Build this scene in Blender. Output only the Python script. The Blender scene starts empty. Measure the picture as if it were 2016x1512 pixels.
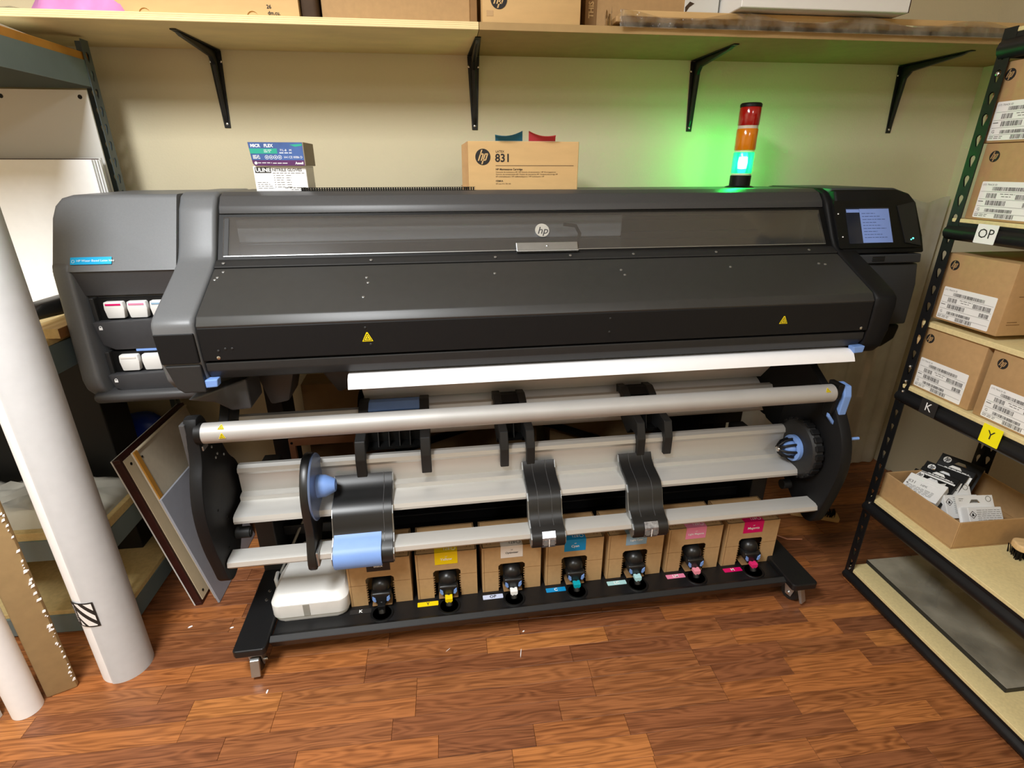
import bpy, bmesh, math, random
from mathutils import Matrix, Vector
random.seed(7)
scene = bpy.context.scene
COL = scene.collection
PI = math.pi

# ---------------------------------------------------------------- camera
CAM_POS = Vector((-0.2438, -2.2445, 1.4294))
YAW, PITCH, FPX = 0.1178, -0.3860, 1045.32
cam = bpy.data.cameras.new('camera'); cam.sensor_width = 36.0; cam.lens = FPX * 36.0 / 2016.0
cam.clip_start = 0.02
camo = bpy.data.objects.new('camera', cam); COL.objects.link(camo)
_fw = Vector((math.sin(YAW) * math.cos(PITCH), math.cos(YAW) * math.cos(PITCH), math.sin(PITCH)))
_r = Vector((math.cos(YAW), -math.sin(YAW), 0)); _u = _r.cross(_fw)
camo.matrix_world = Matrix(((_r.x, _u.x, -_fw.x, CAM_POS.x), (_r.y, _u.y, -_fw.y, CAM_POS.y), (_r.z, _u.z, -_fw.z, CAM_POS.z), (0, 0, 0, 1)))
scene.camera = camo

# ---------------------------------------------------------------- world, lamps, exposure
world = bpy.data.worlds.new('world'); scene.world = world; world.use_nodes = True
world.node_tree.nodes['Background'].inputs[0].default_value = (0.9, 0.93, 1.0, 1)
world.node_tree.nodes['Background'].inputs[1].default_value = 0.02
def area_lamp(name, loc, sx, sy, power, color):
    l = bpy.data.lights.new(name, 'AREA'); l.shape = 'RECTANGLE'; l.size = sx; l.size_y = sy
    l.energy = power; l.color = color
    o = bpy.data.objects.new(name, l); COL.objects.link(o); o.location = loc
    return o
# fluorescent ceiling troffers
area_lamp('ceiling_lamp', (-1.15, -2.18, 2.72), 0.55, 1.1, 82, (0.96, 0.985, 1.0))
area_lamp('ceiling_lamp', (0.9, -3.9, 2.72), 0.55, 1.2, 26, (0.96, 0.985, 1.0))
scene.view_settings.view_transform = 'Standard'
scene.view_settings.look = 'None'
scene.view_settings.exposure = 0.48
scene.view_settings.gamma = 1.0
scene.view_settings.use_curve_mapping = False

# ---------------------------------------------------------------- materials
def lin(r, g, b):
    f = lambda c: (c / 255 / 12.92) if c / 255 <= 0.04045 else ((c / 255 + 0.055) / 1.055) ** 2.4
    return (f(r), f(g), f(b), 1.0)
MATS = {}
def mat(name, rgb, rough=0.5, metal=0.0, var=0.06, scale=30.0, bump=0.0, bscale=None, stretch=(1, 1, 1), coat=0.0, emit=None, estr=0.0, spec=None, alpha=None, trans=0.0):
    m = bpy.data.materials.new(name); m.use_nodes = True; nt = m.node_tree; N = nt.nodes; Lk = nt.links
    b = N['Principled BSDF']
    tc = N.new('ShaderNodeTexCoord'); mp = N.new('ShaderNodeMapping'); mp.inputs['Scale'].default_value = stretch
    Lk.new(tc.outputs['Object'], mp.inputs[0])
    nz = N.new('ShaderNodeTexNoise'); nz.inputs['Scale'].default_value = scale; nz.inputs['Detail'].default_value = 4
    Lk.new(mp.outputs[0], nz.inputs['Vector'])
    rp = N.new('ShaderNodeValToRGB')
    c = lin(*rgb)
    rp.color_ramp.elements[0].position = 0.3; rp.color_ramp.elements[1].position = 0.7
    rp.color_ramp.elements[0].color = tuple(max(0, x * (1 - var)) for x in c[:3]) + (1,)
    rp.color_ramp.elements[1].color = tuple(min(1, x * (1 + var)) for x in c[:3]) + (1,)
    Lk.new(nz.outputs['Fac'], rp.inputs[0]); Lk.new(rp.outputs[0], b.inputs['Base Color'])
    b.inputs['Roughness'].default_value = rough; b.inputs['Metallic'].default_value = metal
    if spec is not None: b.inputs['Specular IOR Level'].default_value = spec
    if coat: b.inputs['Coat Weight'].default_value = coat; b.inputs['Coat Roughness'].default_value = 0.15
    if trans: b.inputs['Transmission Weight'].default_value = trans
    if alpha is not None: b.inputs['Alpha'].default_value = alpha
    if emit: b.inputs['Emission Color'].default_value = lin(*emit); b.inputs['Emission Strength'].default_value = estr
    if bump:
        n2 = N.new('ShaderNodeTexNoise'); n2.inputs['Scale'].default_value = bscale or scale * 4; n2.inputs['Detail'].default_value = 3
        Lk.new(mp.outputs[0], n2.inputs['Vector'])
        bp = N.new('ShaderNodeBump'); bp.inputs['Strength'].default_value = bump; bp.inputs['Distance'].default_value = 0.002
        Lk.new(n2.outputs['Fac'], bp.inputs['Height']); Lk.new(bp.outputs[0], b.inputs['Normal'])
    MATS[name] = m
    return m
mat('wall_paint', (214, 202, 170), 0.85, var=0.02, scale=3, bump=0.35, bscale=140)
mat('ceiling_paint', (225, 222, 215), 0.9, var=0.02)
mat('floor_base', (60, 30, 16), 0.7)
mat('printer_grey', (98, 100, 102), 0.42, var=0.03, scale=200, bump=0.12, bscale=900)
mat('printer_dark', (66, 66, 67), 0.42, var=0.04, scale=200, bump=0.1, bscale=900)
mat('printer_black', (21, 21, 22), 0.5, var=0.05, scale=120, bump=0.1, bscale=900, spec=0.2)
mat('printer_matte', (37, 37, 37), 0.5, var=0.06, scale=60, bump=0.1, bscale=900, spec=0.35)
mat('right_grey', (62, 64, 68), 0.45, var=0.03, scale=200)
mat('deep_black', (11, 11, 11), 0.5, var=0.05, spec=0.3)
mat('black_rubber', (24, 24, 24), 0.36, var=0.06, scale=60)
mat('black_paint', (22, 22, 23), 0.4, var=0.06, scale=60, spec=0.4)
mat('cover_metal', (50, 50, 49), 0.42, var=0.05, scale=40, bump=0.08, bscale=900)
mat('aluminium', (204, 202, 197), 0.42, metal=0.45, var=0.03, scale=6, stretch=(0.2, 8, 8))
mat('roller_alu', (176, 174, 171), 0.5, metal=0.35, var=0.04, scale=12)
mat('steel', (200, 200, 198), 0.25, metal=1.0, var=0.03)
mat('zinc', (175, 178, 178), 0.35, metal=0.85, var=0.05)
mat('light_blue', (118, 154, 216), 0.45, var=0.03)
mat('disc_blue', (112, 130, 165), 0.35, var=0.03, metal=0.3)
mat('media_white', (244, 243, 244), 0.55, var=0.01)
mat('paper_white', (248, 248, 248), 0.7, var=0.015, scale=40)
mat('plastic_white', (222, 221, 217), 0.4, var=0.02)
mat('kraft', (178, 143, 98), 0.8, var=0.05, scale=60, bump=0.05)
mat('kraft_light', (208, 172, 118), 0.8, var=0.04, scale=50, stretch=(0.3, 1, 1), bump=0.05)
mat('fibre', (160, 134, 92), 0.85, var=0.06, scale=40)
mat('kraft_dark', (140, 106, 66), 0.85, var=0.06)
mat('kraft_edge', (132, 100, 62), 0.85, var=0.08)
mat('tape', (190, 155, 108), 0.3, var=0.03, coat=0.4)
mat('print_black', (30, 27, 25), 0.7, var=0.0)
mat('print_grey', (110, 108, 106), 0.7, var=0.0)
mat('print_white', (240, 240, 238), 0.6, var=0.0)
mat('label_white', (240, 240, 238), 0.5, var=0.01)
mat('warn_yellow', (240, 214, 0), 0.4, var=0.02)
mat('ply_edge', (236, 214, 160), 0.7, var=0.10, scale=9, stretch=(0.5, 1, 40))
mat('ply_face', (198, 172, 122), 0.7, var=0.08, scale=8, stretch=(0.5, 6, 6))
mat('mdf', (170, 140, 92), 0.75, var=0.05, scale=20)
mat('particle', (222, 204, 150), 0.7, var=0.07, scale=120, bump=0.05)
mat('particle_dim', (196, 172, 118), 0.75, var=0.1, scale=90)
mat('rack_grey', (104, 120, 122), 0.42, var=0.05, scale=10)
mat('rack_grey_dark', (74, 84, 85), 0.45, var=0.05)
mat('sticker_blue', (0, 168, 226), 0.4, var=0.01)
mat('screen_blue', (120, 140, 190), 0.3, var=0.02, emit=(96, 120, 180), estr=0.28)
mat('screen_dark', (26, 28, 36), 0.15, var=0.02, emit=(40, 46, 62), estr=0.15)
mat('screen_print', (60, 74, 110), 0.3, var=0, emit=(60, 76, 120), estr=0.3)
mat('led_green', (80, 220, 200), 0.4, var=0, emit=(90, 230, 210), estr=2.0)
mat('red_lens', (165, 12, 14), 0.12, var=0.03, trans=0.0, coat=0.6)
mat('amber_lens', (222, 128, 8), 0.12, var=0.03, coat=0.6)
mat('lamp_core', (230, 255, 240), 0.2, var=0, emit=(110, 255, 185), estr=140.0)
mat('clear_ring', (214, 204, 188), 0.15, var=0.02, coat=0.4)
mat('glove_blue', (62, 92, 150), 0.4, var=0.25, scale=14)
mat('glove_purple', (86, 40, 92), 0.4, var=0.1, scale=20)
mat('glove_teal', (40, 160, 136), 0.4, var=0.05)
mat('glove_side', (150, 138, 118), 0.6, var=0.06)
mat('note_blue', (70, 150, 186), 0.6, var=0.03)
mat('note_red', (240, 92, 106), 0.6, var=0.03)
mat('pink_plastic', (210, 138, 192), 0.25, var=0.2, scale=9, bump=0.5, bscale=18)
mat('dark_red_wood', (52, 21, 18), 0.4, var=0.2, scale=20)
mat('cream_board', (206, 190, 158), 0.75, var=0.03)
mat('canvas_board', (190, 176, 152), 0.85, var=0.04, scale=50)
mat('amber_wood', (176, 122, 44), 0.6, var=0.12, scale=18)
mat('grey_panel', (150, 152, 160), 0.5, var=0.03)
mat('white_panel', (214, 214, 210), 0.5, var=0.02, scale=5)
mat('blue_plastic', (22, 52, 150), 0.4, var=0.1)
mat('copper_frame', (190, 132, 100), 0.4, var=0.06, metal=0.2)
mat('badge_silver', (190, 188, 180), 0.35, metal=0.2, var=0.04)
mat('door_grey', (58, 58, 60), 0.5, var=0.05, scale=80, spec=0.35)
mat('inner_tan', (128, 116, 92), 0.6, var=0.05)
mat('brown_dark', (64, 46, 29), 0.8, var=0.15)
mat('brush_wood', (222, 190, 140), 0.6, var=0.12, scale=16, stretch=(1, 6, 6))
mat('cable_grey', (150, 148, 140), 0.5)
mat('cable_orange', (176, 112, 74), 0.5)
mat('wood_block', (216, 184, 124), 0.65, var=0.12, scale=14, stretch=(4, 0.6, 4))
mat('wood_block_end', (124, 84, 42), 0.7, var=0.15, scale=20)
mat('silver_sticker', (150, 150, 152), 0.25, metal=0.6, var=0.45, scale=90)
for nm, c in (('ink_k', (38, 33, 31)), ('ink_y', (236, 204, 0)), ('ink_op', (226, 220, 212)), ('ink_c', (0, 136, 196)), ('ink_lc', (140, 172, 196)), ('ink_lm', (230, 134, 168)), ('ink_m', (214, 0, 100)),
              ('ring_lc', (176, 220, 224)), ('ring_c', (0, 160, 176)), ('ring_lm', (246, 150, 168)), ('ring_m', (226, 40, 110)), ('tag_op', (196, 206, 232)), ('tag_lc', (170, 214, 216)), ('post_yellow', (250, 238, 10))):
    mat(nm, c, 0.45, var=0.02)

def glass_mat(name, tint, transp, rough, gl=0.08, noise=None):
    """thin pane: transparent with a coloured film and a glossy coat"""
    m = bpy.data.materials.new(name); m.use_nodes = True; nt = m.node_tree; N = nt.nodes; Lk = nt.links
    for n in list(N): N.remove(n)
    out = N.new('ShaderNodeOutputMaterial')
    t = N.new('ShaderNodeBsdfTransparent'); t.inputs[0].default_value = lin(*tint)
    d = N.new('ShaderNodeBsdfDiffuse'); d.inputs[0].default_value = lin(*tint)
    g = N.new('ShaderNodeBsdfGlossy'); g.inputs['Roughness'].default_value = rough; g.inputs[0].default_value = (1, 1, 1, 1)
    a = N.new('ShaderNodeMixShader'); a.inputs[0].default_value = transp
    Lk.new(d.outputs[0], a.inputs[1]); Lk.new(t.outputs[0], a.inputs[2])
    if noise:
        tc = N.new('ShaderNodeTexCoord'); nz = N.new('ShaderNodeTexNoise'); nz.inputs['Scale'].default_value = noise; nz.inputs['Detail'].default_value = 5
        Lk.new(tc.outputs['Object'], nz.inputs['Vector'])
        mr = N.new('ShaderNodeMapRange'); mr.inputs[1].default_value = 0.35; mr.inputs[2].default_value = 0.7; mr.inputs[3].default_value = min(1, transp * 1.15); mr.inputs[4].default_value = transp * 0.8
        Lk.new(nz.outputs['Fac'], mr.inputs[0]); Lk.new(mr.outputs[0], a.inputs[0])
        bp = N.new('ShaderNodeBump'); bp.inputs['Strength'].default_value = 0.4; bp.inputs['Distance'].default_value = 0.01
        Lk.new(nz.outputs['Fac'], bp.inputs['Height']); Lk.new(bp.outputs[0], g.inputs['Normal'])
    fr = N.new('ShaderNodeFresnel'); fr.inputs[0].default_value = 1.5
    ad = N.new('ShaderNodeMath'); ad.operation = 'MULTIPLY_ADD'; ad.inputs[1].default_value = 0.9; ad.inputs[2].default_value = gl
    Lk.new(fr.outputs[0], ad.inputs[0])
    x = N.new('ShaderNodeMixShader'); Lk.new(ad.outputs[0], x.inputs[0]); Lk.new(a.outputs[0], x.inputs[1]); Lk.new(g.outputs[0], x.inputs[2])
    Lk.new(x.outputs[0], out.inputs[0])
    MATS[name] = m
    return m
glass_mat('window_glass', (214, 216, 218), 0.96, 0.10, 0.06)
glass_mat('acrylic', (236, 230, 208), 0.74, 0.06, 0.02, noise=6)
glass_mat('poly_sheet', (205, 201, 188), 0.38, 0.14, 0.05, noise=9)
glass_mat('green_lens', (70, 255, 150), 0.72, 0.15, 0.0)
glass_mat('clear_film', (222, 216, 200), 0.95, 0.12, 0.02, noise=20)

def plank_mat(name):
    m = bpy.data.materials.new(name); m.use_nodes = True; nt = m.node_tree; N = nt.nodes; Lk = nt.links
    b = N['Principled BSDF']
    oi = N.new('ShaderNodeObjectInfo'); tc = N.new('ShaderNodeTexCoord')
    sc = N.new('ShaderNodeVectorMath'); sc.operation = 'SCALE'; sc.inputs[0].default_value = (37.0, 91.0, 13.0)
    Lk.new(oi.outputs['Random'], sc.inputs['Scale'])
    ad = N.new('ShaderNodeVectorMath'); ad.operation = 'ADD'
    Lk.new(tc.outputs['Object'], ad.inputs[0]); Lk.new(sc.outputs[0], ad.inputs[1])
    def noise(scale3, detail, dist=0.0, sc_=1.0):
        mp = N.new('ShaderNodeMapping'); mp.inputs['Scale'].default_value = scale3; Lk.new(ad.outputs[0], mp.inputs[0])
        nz = N.new('ShaderNodeTexNoise'); nz.inputs['Scale'].default_value = sc_; nz.inputs['Detail'].default_value = detail; nz.inputs['Distortion'].default_value = dist
        Lk.new(mp.outputs[0], nz.inputs['Vector']); return nz
    fine = noise((5, 260, 1), 6, 0.6)
    broad = noise((1.6, 42, 1), 4, 1.2)
    # cathedral figure: distorted rings
    warp = noise((2.4, 17, 1), 2)
    mul = N.new('ShaderNodeMath'); mul.operation = 'MULTIPLY'; mul.inputs[1].default_value = 85.0; Lk.new(warp.outputs['Fac'], mul.inputs[0])
    sn = N.new('ShaderNodeMath'); sn.operation = 'SINE'; Lk.new(mul.outputs[0], sn.inputs[0])
    mr = N.new('ShaderNodeMapRange'); mr.inputs[1].default_value = -1; mr.inputs[2].default_value = 1; Lk.new(sn.outputs[0], mr.inputs[0])
    def mix(a, bb, f):
        x = N.new('ShaderNodeMix'); x.data_type = 'FLOAT'; x.inputs[0].default_value = f; Lk.new(a, x.inputs[2]); Lk.new(bb, x.inputs[3]); return x.outputs[0]
    g = mix(mix(fine.outputs['Fac'], broad.outputs['Fac'], 0.45), mr.outputs[0], 0.13)
    base = N.new('ShaderNodeValToRGB'); cr = base.color_ramp
    cr.elements[0].position = 0.0; cr.elements[0].color = lin(124, 77, 49)
    cr.elements[1].position = 1.0; cr.elements[1].color = lin(176, 115, 63)
    for p, c in ((0.25, (136, 84, 52)), (0.55, (152, 97, 57)), (0.8, (164, 101, 55))):
        e = cr.elements.new(p); e.color = lin(*c)
    Lk.new(oi.outputs['Random'], base.inputs[0])
    gr = N.new('ShaderNodeValToRGB'); gr.color_ramp.elements[0].position = 0.34; gr.color_ramp.elements[1].position = 0.60
    gr.color_ramp.elements[0].color = (0.46, 0.40, 0.36, 1); gr.color_ramp.elements[1].color = (1.12, 1.10, 1.08, 1)
    Lk.new(g, gr.inputs[0])
    mx = N.new('ShaderNodeMix'); mx.data_type = 'RGBA'; mx.blend_type = 'MULTIPLY'; mx.inputs[0].default_value = 1.0
    Lk.new(base.outputs[0], mx.inputs[6]); Lk.new(gr.outputs[0], mx.inputs[7]); Lk.new(mx.outputs[2], b.inputs['Base Color'])
    b.inputs['Roughness'].default_value = 0.36
    bp = N.new('ShaderNodeBump'); bp.inputs['Strength'].default_value = 0.08; bp.inputs['Distance'].default_value = 0.001
    Lk.new(g, bp.inputs['Height']); Lk.new(bp.outputs[0], b.inputs['Normal'])
    MATS[name] = m
plank_mat('laminate')

# ---------------------------------------------------------------- mesh builder
class B:
    def __init__(s): s.bm = bmesh.new(); s.smooth = False
    def _merge(s, b2, M=None):
        if M is not None: b2.transform(M)
        me = bpy.data.meshes.new('tmp'); b2.to_mesh(me); s.bm.from_mesh(me); bpy.data.meshes.remove(me); b2.free(); return s
    def box(s, x0, x1, y0, y1, z0, z1, bev=0.0, seg=2, M=None):
        b = bmesh.new()
        bmesh.ops.create_cube(b, size=1.0)
        b.transform(Matrix.Translation(((x0 + x1) / 2, (y0 + y1) / 2, (z0 + z1) / 2)) @ Matrix.Diagonal((abs(x1 - x0), abs(y1 - y0), abs(z1 - z0), 1)))
        if bev: bmesh.ops.bevel(b, geom=b.edges[:], offset=bev, segments=seg, affect='EDGES', profile=0.5)
        return s._merge(b, M)
    def prism(s, pts, axis, a0, a1, bev=0.0, seg=2, M=None, bev_all=True):
        """polygon pts in the plane across `axis`: x->(y,z), y->(x,z), z->(x,y)"""
        b = bmesh.new()
        def P(p, a):
            return {'x': (a, p[0], p[1]), 'y': (p[0], a, p[1]), 'z': (p[0], p[1], a)}[axis]
        v0 = [b.verts.new(P(p, a0)) for p in pts]; v1 = [b.verts.new(P(p, a1)) for p in pts]
        n = len(pts)
        f0 = b.faces.new(v0); f1 = b.faces.new(v1[::-1])
        for i in range(n): b.faces.new((v0[i], v1[i], v1[(i + 1) % n], v0[(i + 1) % n]))
        bmesh.ops.recalc_face_normals(b, faces=b.faces[:])
        if bev:
            ed = b.edges[:] if bev_all else [e for e in list(f0.edges) + list(f1.edges)]
            bmesh.ops.bevel(b, geom=ed, offset=bev, segments=seg, affect='EDGES', profile=0.5)
        return s._merge(b, M)
    def cyl(s, p0, p1, r0, r1=None, n=24, cap=True, M=None):
        b = bmesh.new(); p0 = Vector(p0); p1 = Vector(p1); d = p1 - p0; r1 = r0 if r1 is None else r1
        bmesh.ops.create_cone(b, cap_ends=cap, segments=n, radius1=r0, radius2=r1, depth=d.length)
        T = Matrix.Translation((p0 + p1) / 2) @ d.to_track_quat('Z', 'Y').to_matrix().to_4x4()
        b.transform(T); s.smooth = True
        return s._merge(b, M)
    def lathe(s, prof, origin, axis='z', n=28, M=None):
        """prof: list of (r, h) along axis"""
        b = bmesh.new(); rings = []
        for r, h in prof:
            ring = []
            for i in range(n):
                a = 2 * PI * i / n; c, q = r * math.cos(a), r * math.sin(a)
                ring.append(b.verts.new({'z': (c, q, h), 'x': (h, c, q), 'y': (c, h, q)}[axis]))
            rings.append(ring)
        for k in range(len(rings) - 1):
            for i in range(n): b.faces.new((rings[k][i], rings[k][(i + 1) % n], rings[k + 1][(i + 1) % n], rings[k + 1][i]))
        if prof[0][0] > 1e-6: b.faces.new(rings[0][::-1])
        if prof[-1][0] > 1e-6: b.faces.new(rings[-1])
        bmesh.ops.remove_doubles(b, verts=b.verts[:], dist=1e-7)
        bmesh.ops.recalc_face_normals(b, faces=b.faces[:])
        b.transform(Matrix.Translation(origin)); s.smooth = True
        return s._merge(b, M)
    def sweep(s, pts, r, n=8, M=None):
        pts = [Vector(p) for p in pts]; b = bmesh.new(); rings = []
        up = Vector((0.13, 0.27, 0.95))
        for i, p in enumerate(pts):
            d = (pts[min(i + 1, len(pts) - 1)] - pts[max(i - 1, 0)]).normalized()
            u = d.cross(up).normalized(); v = d.cross(u)
            rings.append([b.verts.new(p + u * r * math.cos(2 * PI * k / n) + v * r * math.sin(2 * PI * k / n)) for k in range(n)])
        for k in range(len(rings) - 1):
            for i in range(n): b.faces.new((rings[k][i], rings[k][(i + 1) % n], rings[k + 1][(i + 1) % n], rings[k + 1][i]))
        b.faces.new(rings[0][::-1]); b.faces.new(rings[-1])
        bmesh.ops.recalc_face_normals(b, faces=b.faces[:]); s.smooth = True
        return s._merge(b, M)
    def ribbon(s, prof, axis, a0, a1, th, M=None):
        """thick bent sheet: centre line prof (2D) extruded along axis"""
        out_, in_ = [], []
        n = len(prof)
        for i in range(n):
            p = Vector(prof[i]); d = (Vector(prof[min(i + 1, n - 1)]) - Vector(prof[max(i - 1, 0)])).normalized()
            nn = Vector((-d.y, d.x)); out_.append(p + nn * th / 2); in_.append(p - nn * th / 2)
        b = bmesh.new()
        def P(p, a): return {'x': (a, p[0], p[1]), 'y': (p[0], a, p[1]), 'z': (p[0], p[1], a)}[axis]
        ro = [[b.verts.new(P(p, a)) for p in out_] for a in (a0, a1)]; ri = [[b.verts.new(P(p, a)) for p in in_] for a in (a0, a1)]
        for i in range(n - 1):
            b.faces.new((ro[0][i], ro[1][i], ro[1][i + 1], ro[0][i + 1])); b.faces.new((ri[0][i], ri[0][i + 1], ri[1][i + 1], ri[1][i]))
            for k in (0, 1): b.faces.new((ro[k][i], ro[k][i + 1], ri[k][i + 1], ri[k][i]))
        for i in (0, n - 1): b.faces.new((ro[0][i], ri[0][i], ri[1][i], ro[1][i]))
        bmesh.ops.recalc_face_normals(b, faces=b.faces[:])
        return s._merge(b, M)
    def poly(s, pts, h0, h1, M=None):
        return s.prism(pts, 'z', h0, h1, M=M)
    def text(s, body, size, M=None, h=0.0006, align='CENTER', shear=0.0, bold=0.0):
        cu = bpy.data.curves.new('txt', 'FONT'); cu.body = body; cu.size = size; cu.align_x = align; cu.align_y = 'CENTER'
        cu.shear = shear; cu.resolution_u = 2; cu.offset = bold; cu.fill_mode = 'FRONT'
        o = bpy.data.objects.new('txt', cu); COL.objects.link(o)
        dg = bpy.context.evaluated_depsgraph_get(); me = bpy.data.meshes.new_from_object(o.evaluated_get(dg))
        b = bmesh.new(); b.from_mesh(me); bpy.data.meshes.remove(me); bpy.data.objects.remove(o); bpy.data.curves.remove(cu)
        b.transform(Matrix.Translation((0, 0, h)))
        return s._merge(b, M)
    def build(s, name, m, parent=None, smooth=None, kind=None, label=None, ang=40):
        me = bpy.data.meshes.new(name); s.bm.normal_update()
        s.bm.to_mesh(me); s.bm.free()
        ms = m if isinstance(m, (list, tuple)) else [m]
        for x in ms: me.materials.append(MATS[x])
        if s.smooth if smooth is None else smooth:
            me.polygons.foreach_set('use_smooth', [True] * len(me.polygons))
            try: me.set_sharp_from_angle(angle=math.radians(ang))
            except Exception: pass
        o = bpy.data.objects.new(name, me); COL.objects.link(o)
        if parent is not None: o.parent = parent
        if kind: o['kind'] = kind
        if label: o['label'] = label
        return o
def tag(o, label, cat, group=None):
    o['label'] = label; o['category'] = cat
    if group: o['group'] = group
    return o
def thing(name, label, cat, loc=(0, 0, 0), rz=0.0, group=None, rot=None):
    o = bpy.data.objects.new(name, None); COL.objects.link(o); o.empty_display_size = 0.05
    o.location = loc; o.rotation_euler = rot if rot else (0, 0, rz)
    return tag(o, label, cat, group)
def dup(root, loc, label, rz=None, group=None, rot=None):
    r = root.copy(); COL.objects.link(r); r.location = loc; r['label'] = label
    if rz is not None: r.rotation_euler = (0, 0, rz)
    if rot is not None: r.rotation_euler = rot
    if group: r['group'] = group
    for ch in list(root.children):
        c = ch.copy(); COL.objects.link(c); c.parent = r
        for g in list(ch.children):
            d = g.copy(); COL.objects.link(d); d.parent = c
    return r
def frame(o, u, v):
    """matrix of a face: u right, v up, normal towards the viewer"""
    u = Vector(u).normalized(); v = Vector(v).normalized(); n = u.cross(v)
    return Matrix(((u.x, v.x, n.x, o[0]), (u.y, v.y, n.y, o[1]), (u.z, v.z, n.z, o[2]), (0, 0, 0, 1)))
def T(x, y, z=0.0): return Matrix.Translation((x, y, z))
def rrect(x0, x1, y0, y1, r, n=4):
    pts = []
    for cx, cy, a0 in ((x1 - r, y1 - r, 0), (x0 + r, y1 - r, 90), (x0 + r, y0 + r, 180), (x1 - r, y0 + r, 270)):
        for i in range(n + 1):
            a = math.radians(a0 + 90 * i / n); pts.append((cx + r * math.cos(a), cy + r * math.sin(a)))
    return pts
def soft(pts, n=2):
    """round off a closed outline"""
    for _ in range(n):
        q = []
        for i in range(len(pts)):
            a, b = pts[i], pts[(i + 1) % len(pts)]
            q += [(a[0] * 0.75 + b[0] * 0.25, a[1] * 0.75 + b[1] * 0.25), (a[0] * 0.25 + b[0] * 0.75, a[1] * 0.25 + b[1] * 0.75)]
        pts = q
    return pts
def circ(cx, cy, r, n=24): return [(cx + r * math.cos(2 * PI * i / n), cy + r * math.sin(2 * PI * i / n)) for i in range(n)]
def logo(parent, M, r, disc, letters, stretch=1.0):
    """round badge with two slanted letters"""
    d = B(); d.poly(circ(0, 0, r, 28), 0, 0.0006, M=M); dd = d.build('logo_disc', disc, parent)
    l = B(); k = 0.36
    def bar(x0, w, y0, y1):
        l.poly([((x0 + k * y0) * r, y0 * r), ((x0 + w + k * y0) * r, y0 * r), ((x0 + w + k * y1) * r, y1 * r), ((x0 + k * y1) * r, y1 * r)], 0.0006, 0.0011, M=M)
    bar(-0.52, 0.17, -0.46, 0.86); bar(-0.16, 0.17, -0.46, 0.36); bar(-0.52, 0.42, 0.27, 0.44)
    bar(0.08, 0.17, -0.88, 0.44); bar(0.40, 0.17, -0.40, 0.38); bar(0.08, 0.42, 0.27, 0.44); bar(0.08, 0.42, -0.46, -0.29)
    l.build('logo_letters', letters, parent)
    return dd
def bars(b, M, x0, y0, w, h, n=26, seed=1):
    rr = random.Random(seed); x = x0; unit = w / (n * 2.0)
    while x < x0 + w - unit:
        ww = unit * rr.choice((0.6, 1.0, 1.7)); b.box(x, min(x + ww, x0 + w), y0, y0 + h, 0.0003, 0.0007, M=M); x += ww + unit * rr.choice((0.6, 1.0, 1.5))
def fineprint(b, M, x0, y, w, h=0.0018, seed=3):
    """a row of short words too small to read"""
    rr = random.Random(seed); x = x0
    while x < x0 + w:
        ww = rr.uniform(0.006, 0.016); e = min(x + ww, x0 + w); b.box(x, e, y - h / 2, y + h / 2, 0.0003, 0.0006, M=M); x = e + 0.0028
# ================================================================ the room
def struct(name, b, m, **k):
    o = b.build(name, m, **k); o['kind'] = 'structure'; return o
WR = 1.955; WL = -2.55; YN = -5.2; ZC = 2.75
struct('wall_back', B().box(WL - 0.1, WR + 0.1, 0.0, 0.1, -0.02, ZC), 'wall_paint')
struct('wall_right', B().box(WR, WR + 0.1, YN, 0.0, -0.02, ZC), 'wall_paint')
struct('wall_left', B().box(WL - 0.1, WL, YN, 0.0, -0.02, ZC), 'wall_paint')
struct('wall_front', B().box(WL - 0.1, WR + 0.1, YN - 0.1, YN, -0.02, ZC), 'wall_paint')
struct('ceiling', B().box(WL - 0.1, WR + 0.1, YN - 0.1, 0.1, ZC, ZC + 0.08), 'ceiling_paint')
floor = struct('floor', B().box(WL, WR, YN, 0.0, -0.06, -0.012), 'floor_base')

# laminate strips, laid in rows along the back wall
PW = 0.0615; LENS = [0.26, 0.31, 0.37, 0.43, 0.50, 0.58]
pmesh = {}
def plank_mesh(l):
    if l not in pmesh:
        b = B(); b.box(0.0004, l - 0.0004, 0.0004, PW - 0.0004, -0.012, 0.0, bev=0.0006, seg=1)
        me = bpy.data.meshes.new('plank'); b.bm.to_mesh(me); b.bm.free(); me.materials.append(MATS['laminate']); pmesh[l] = me
    return pmesh[l]
rr = random.Random(11)
known = {  # strip joints read off the floor in front of the printer, by row
    15: [-1.45, -1.078, -0.553, -0.175, 0.221, 0.611], 16: [-1.133, -0.551, 0.09, 0.477, 0.636], 17: [-1.03, -0.784, -0.393, 0.133, 0.477, 0.766],
    18: [-1.026, -0.786, -0.393, 0.13, 0.508, 0.75], 19: [-0.9, -0.454, 0.016, 0.508, 0.702]}
far = B()
n_pl = 0
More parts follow.
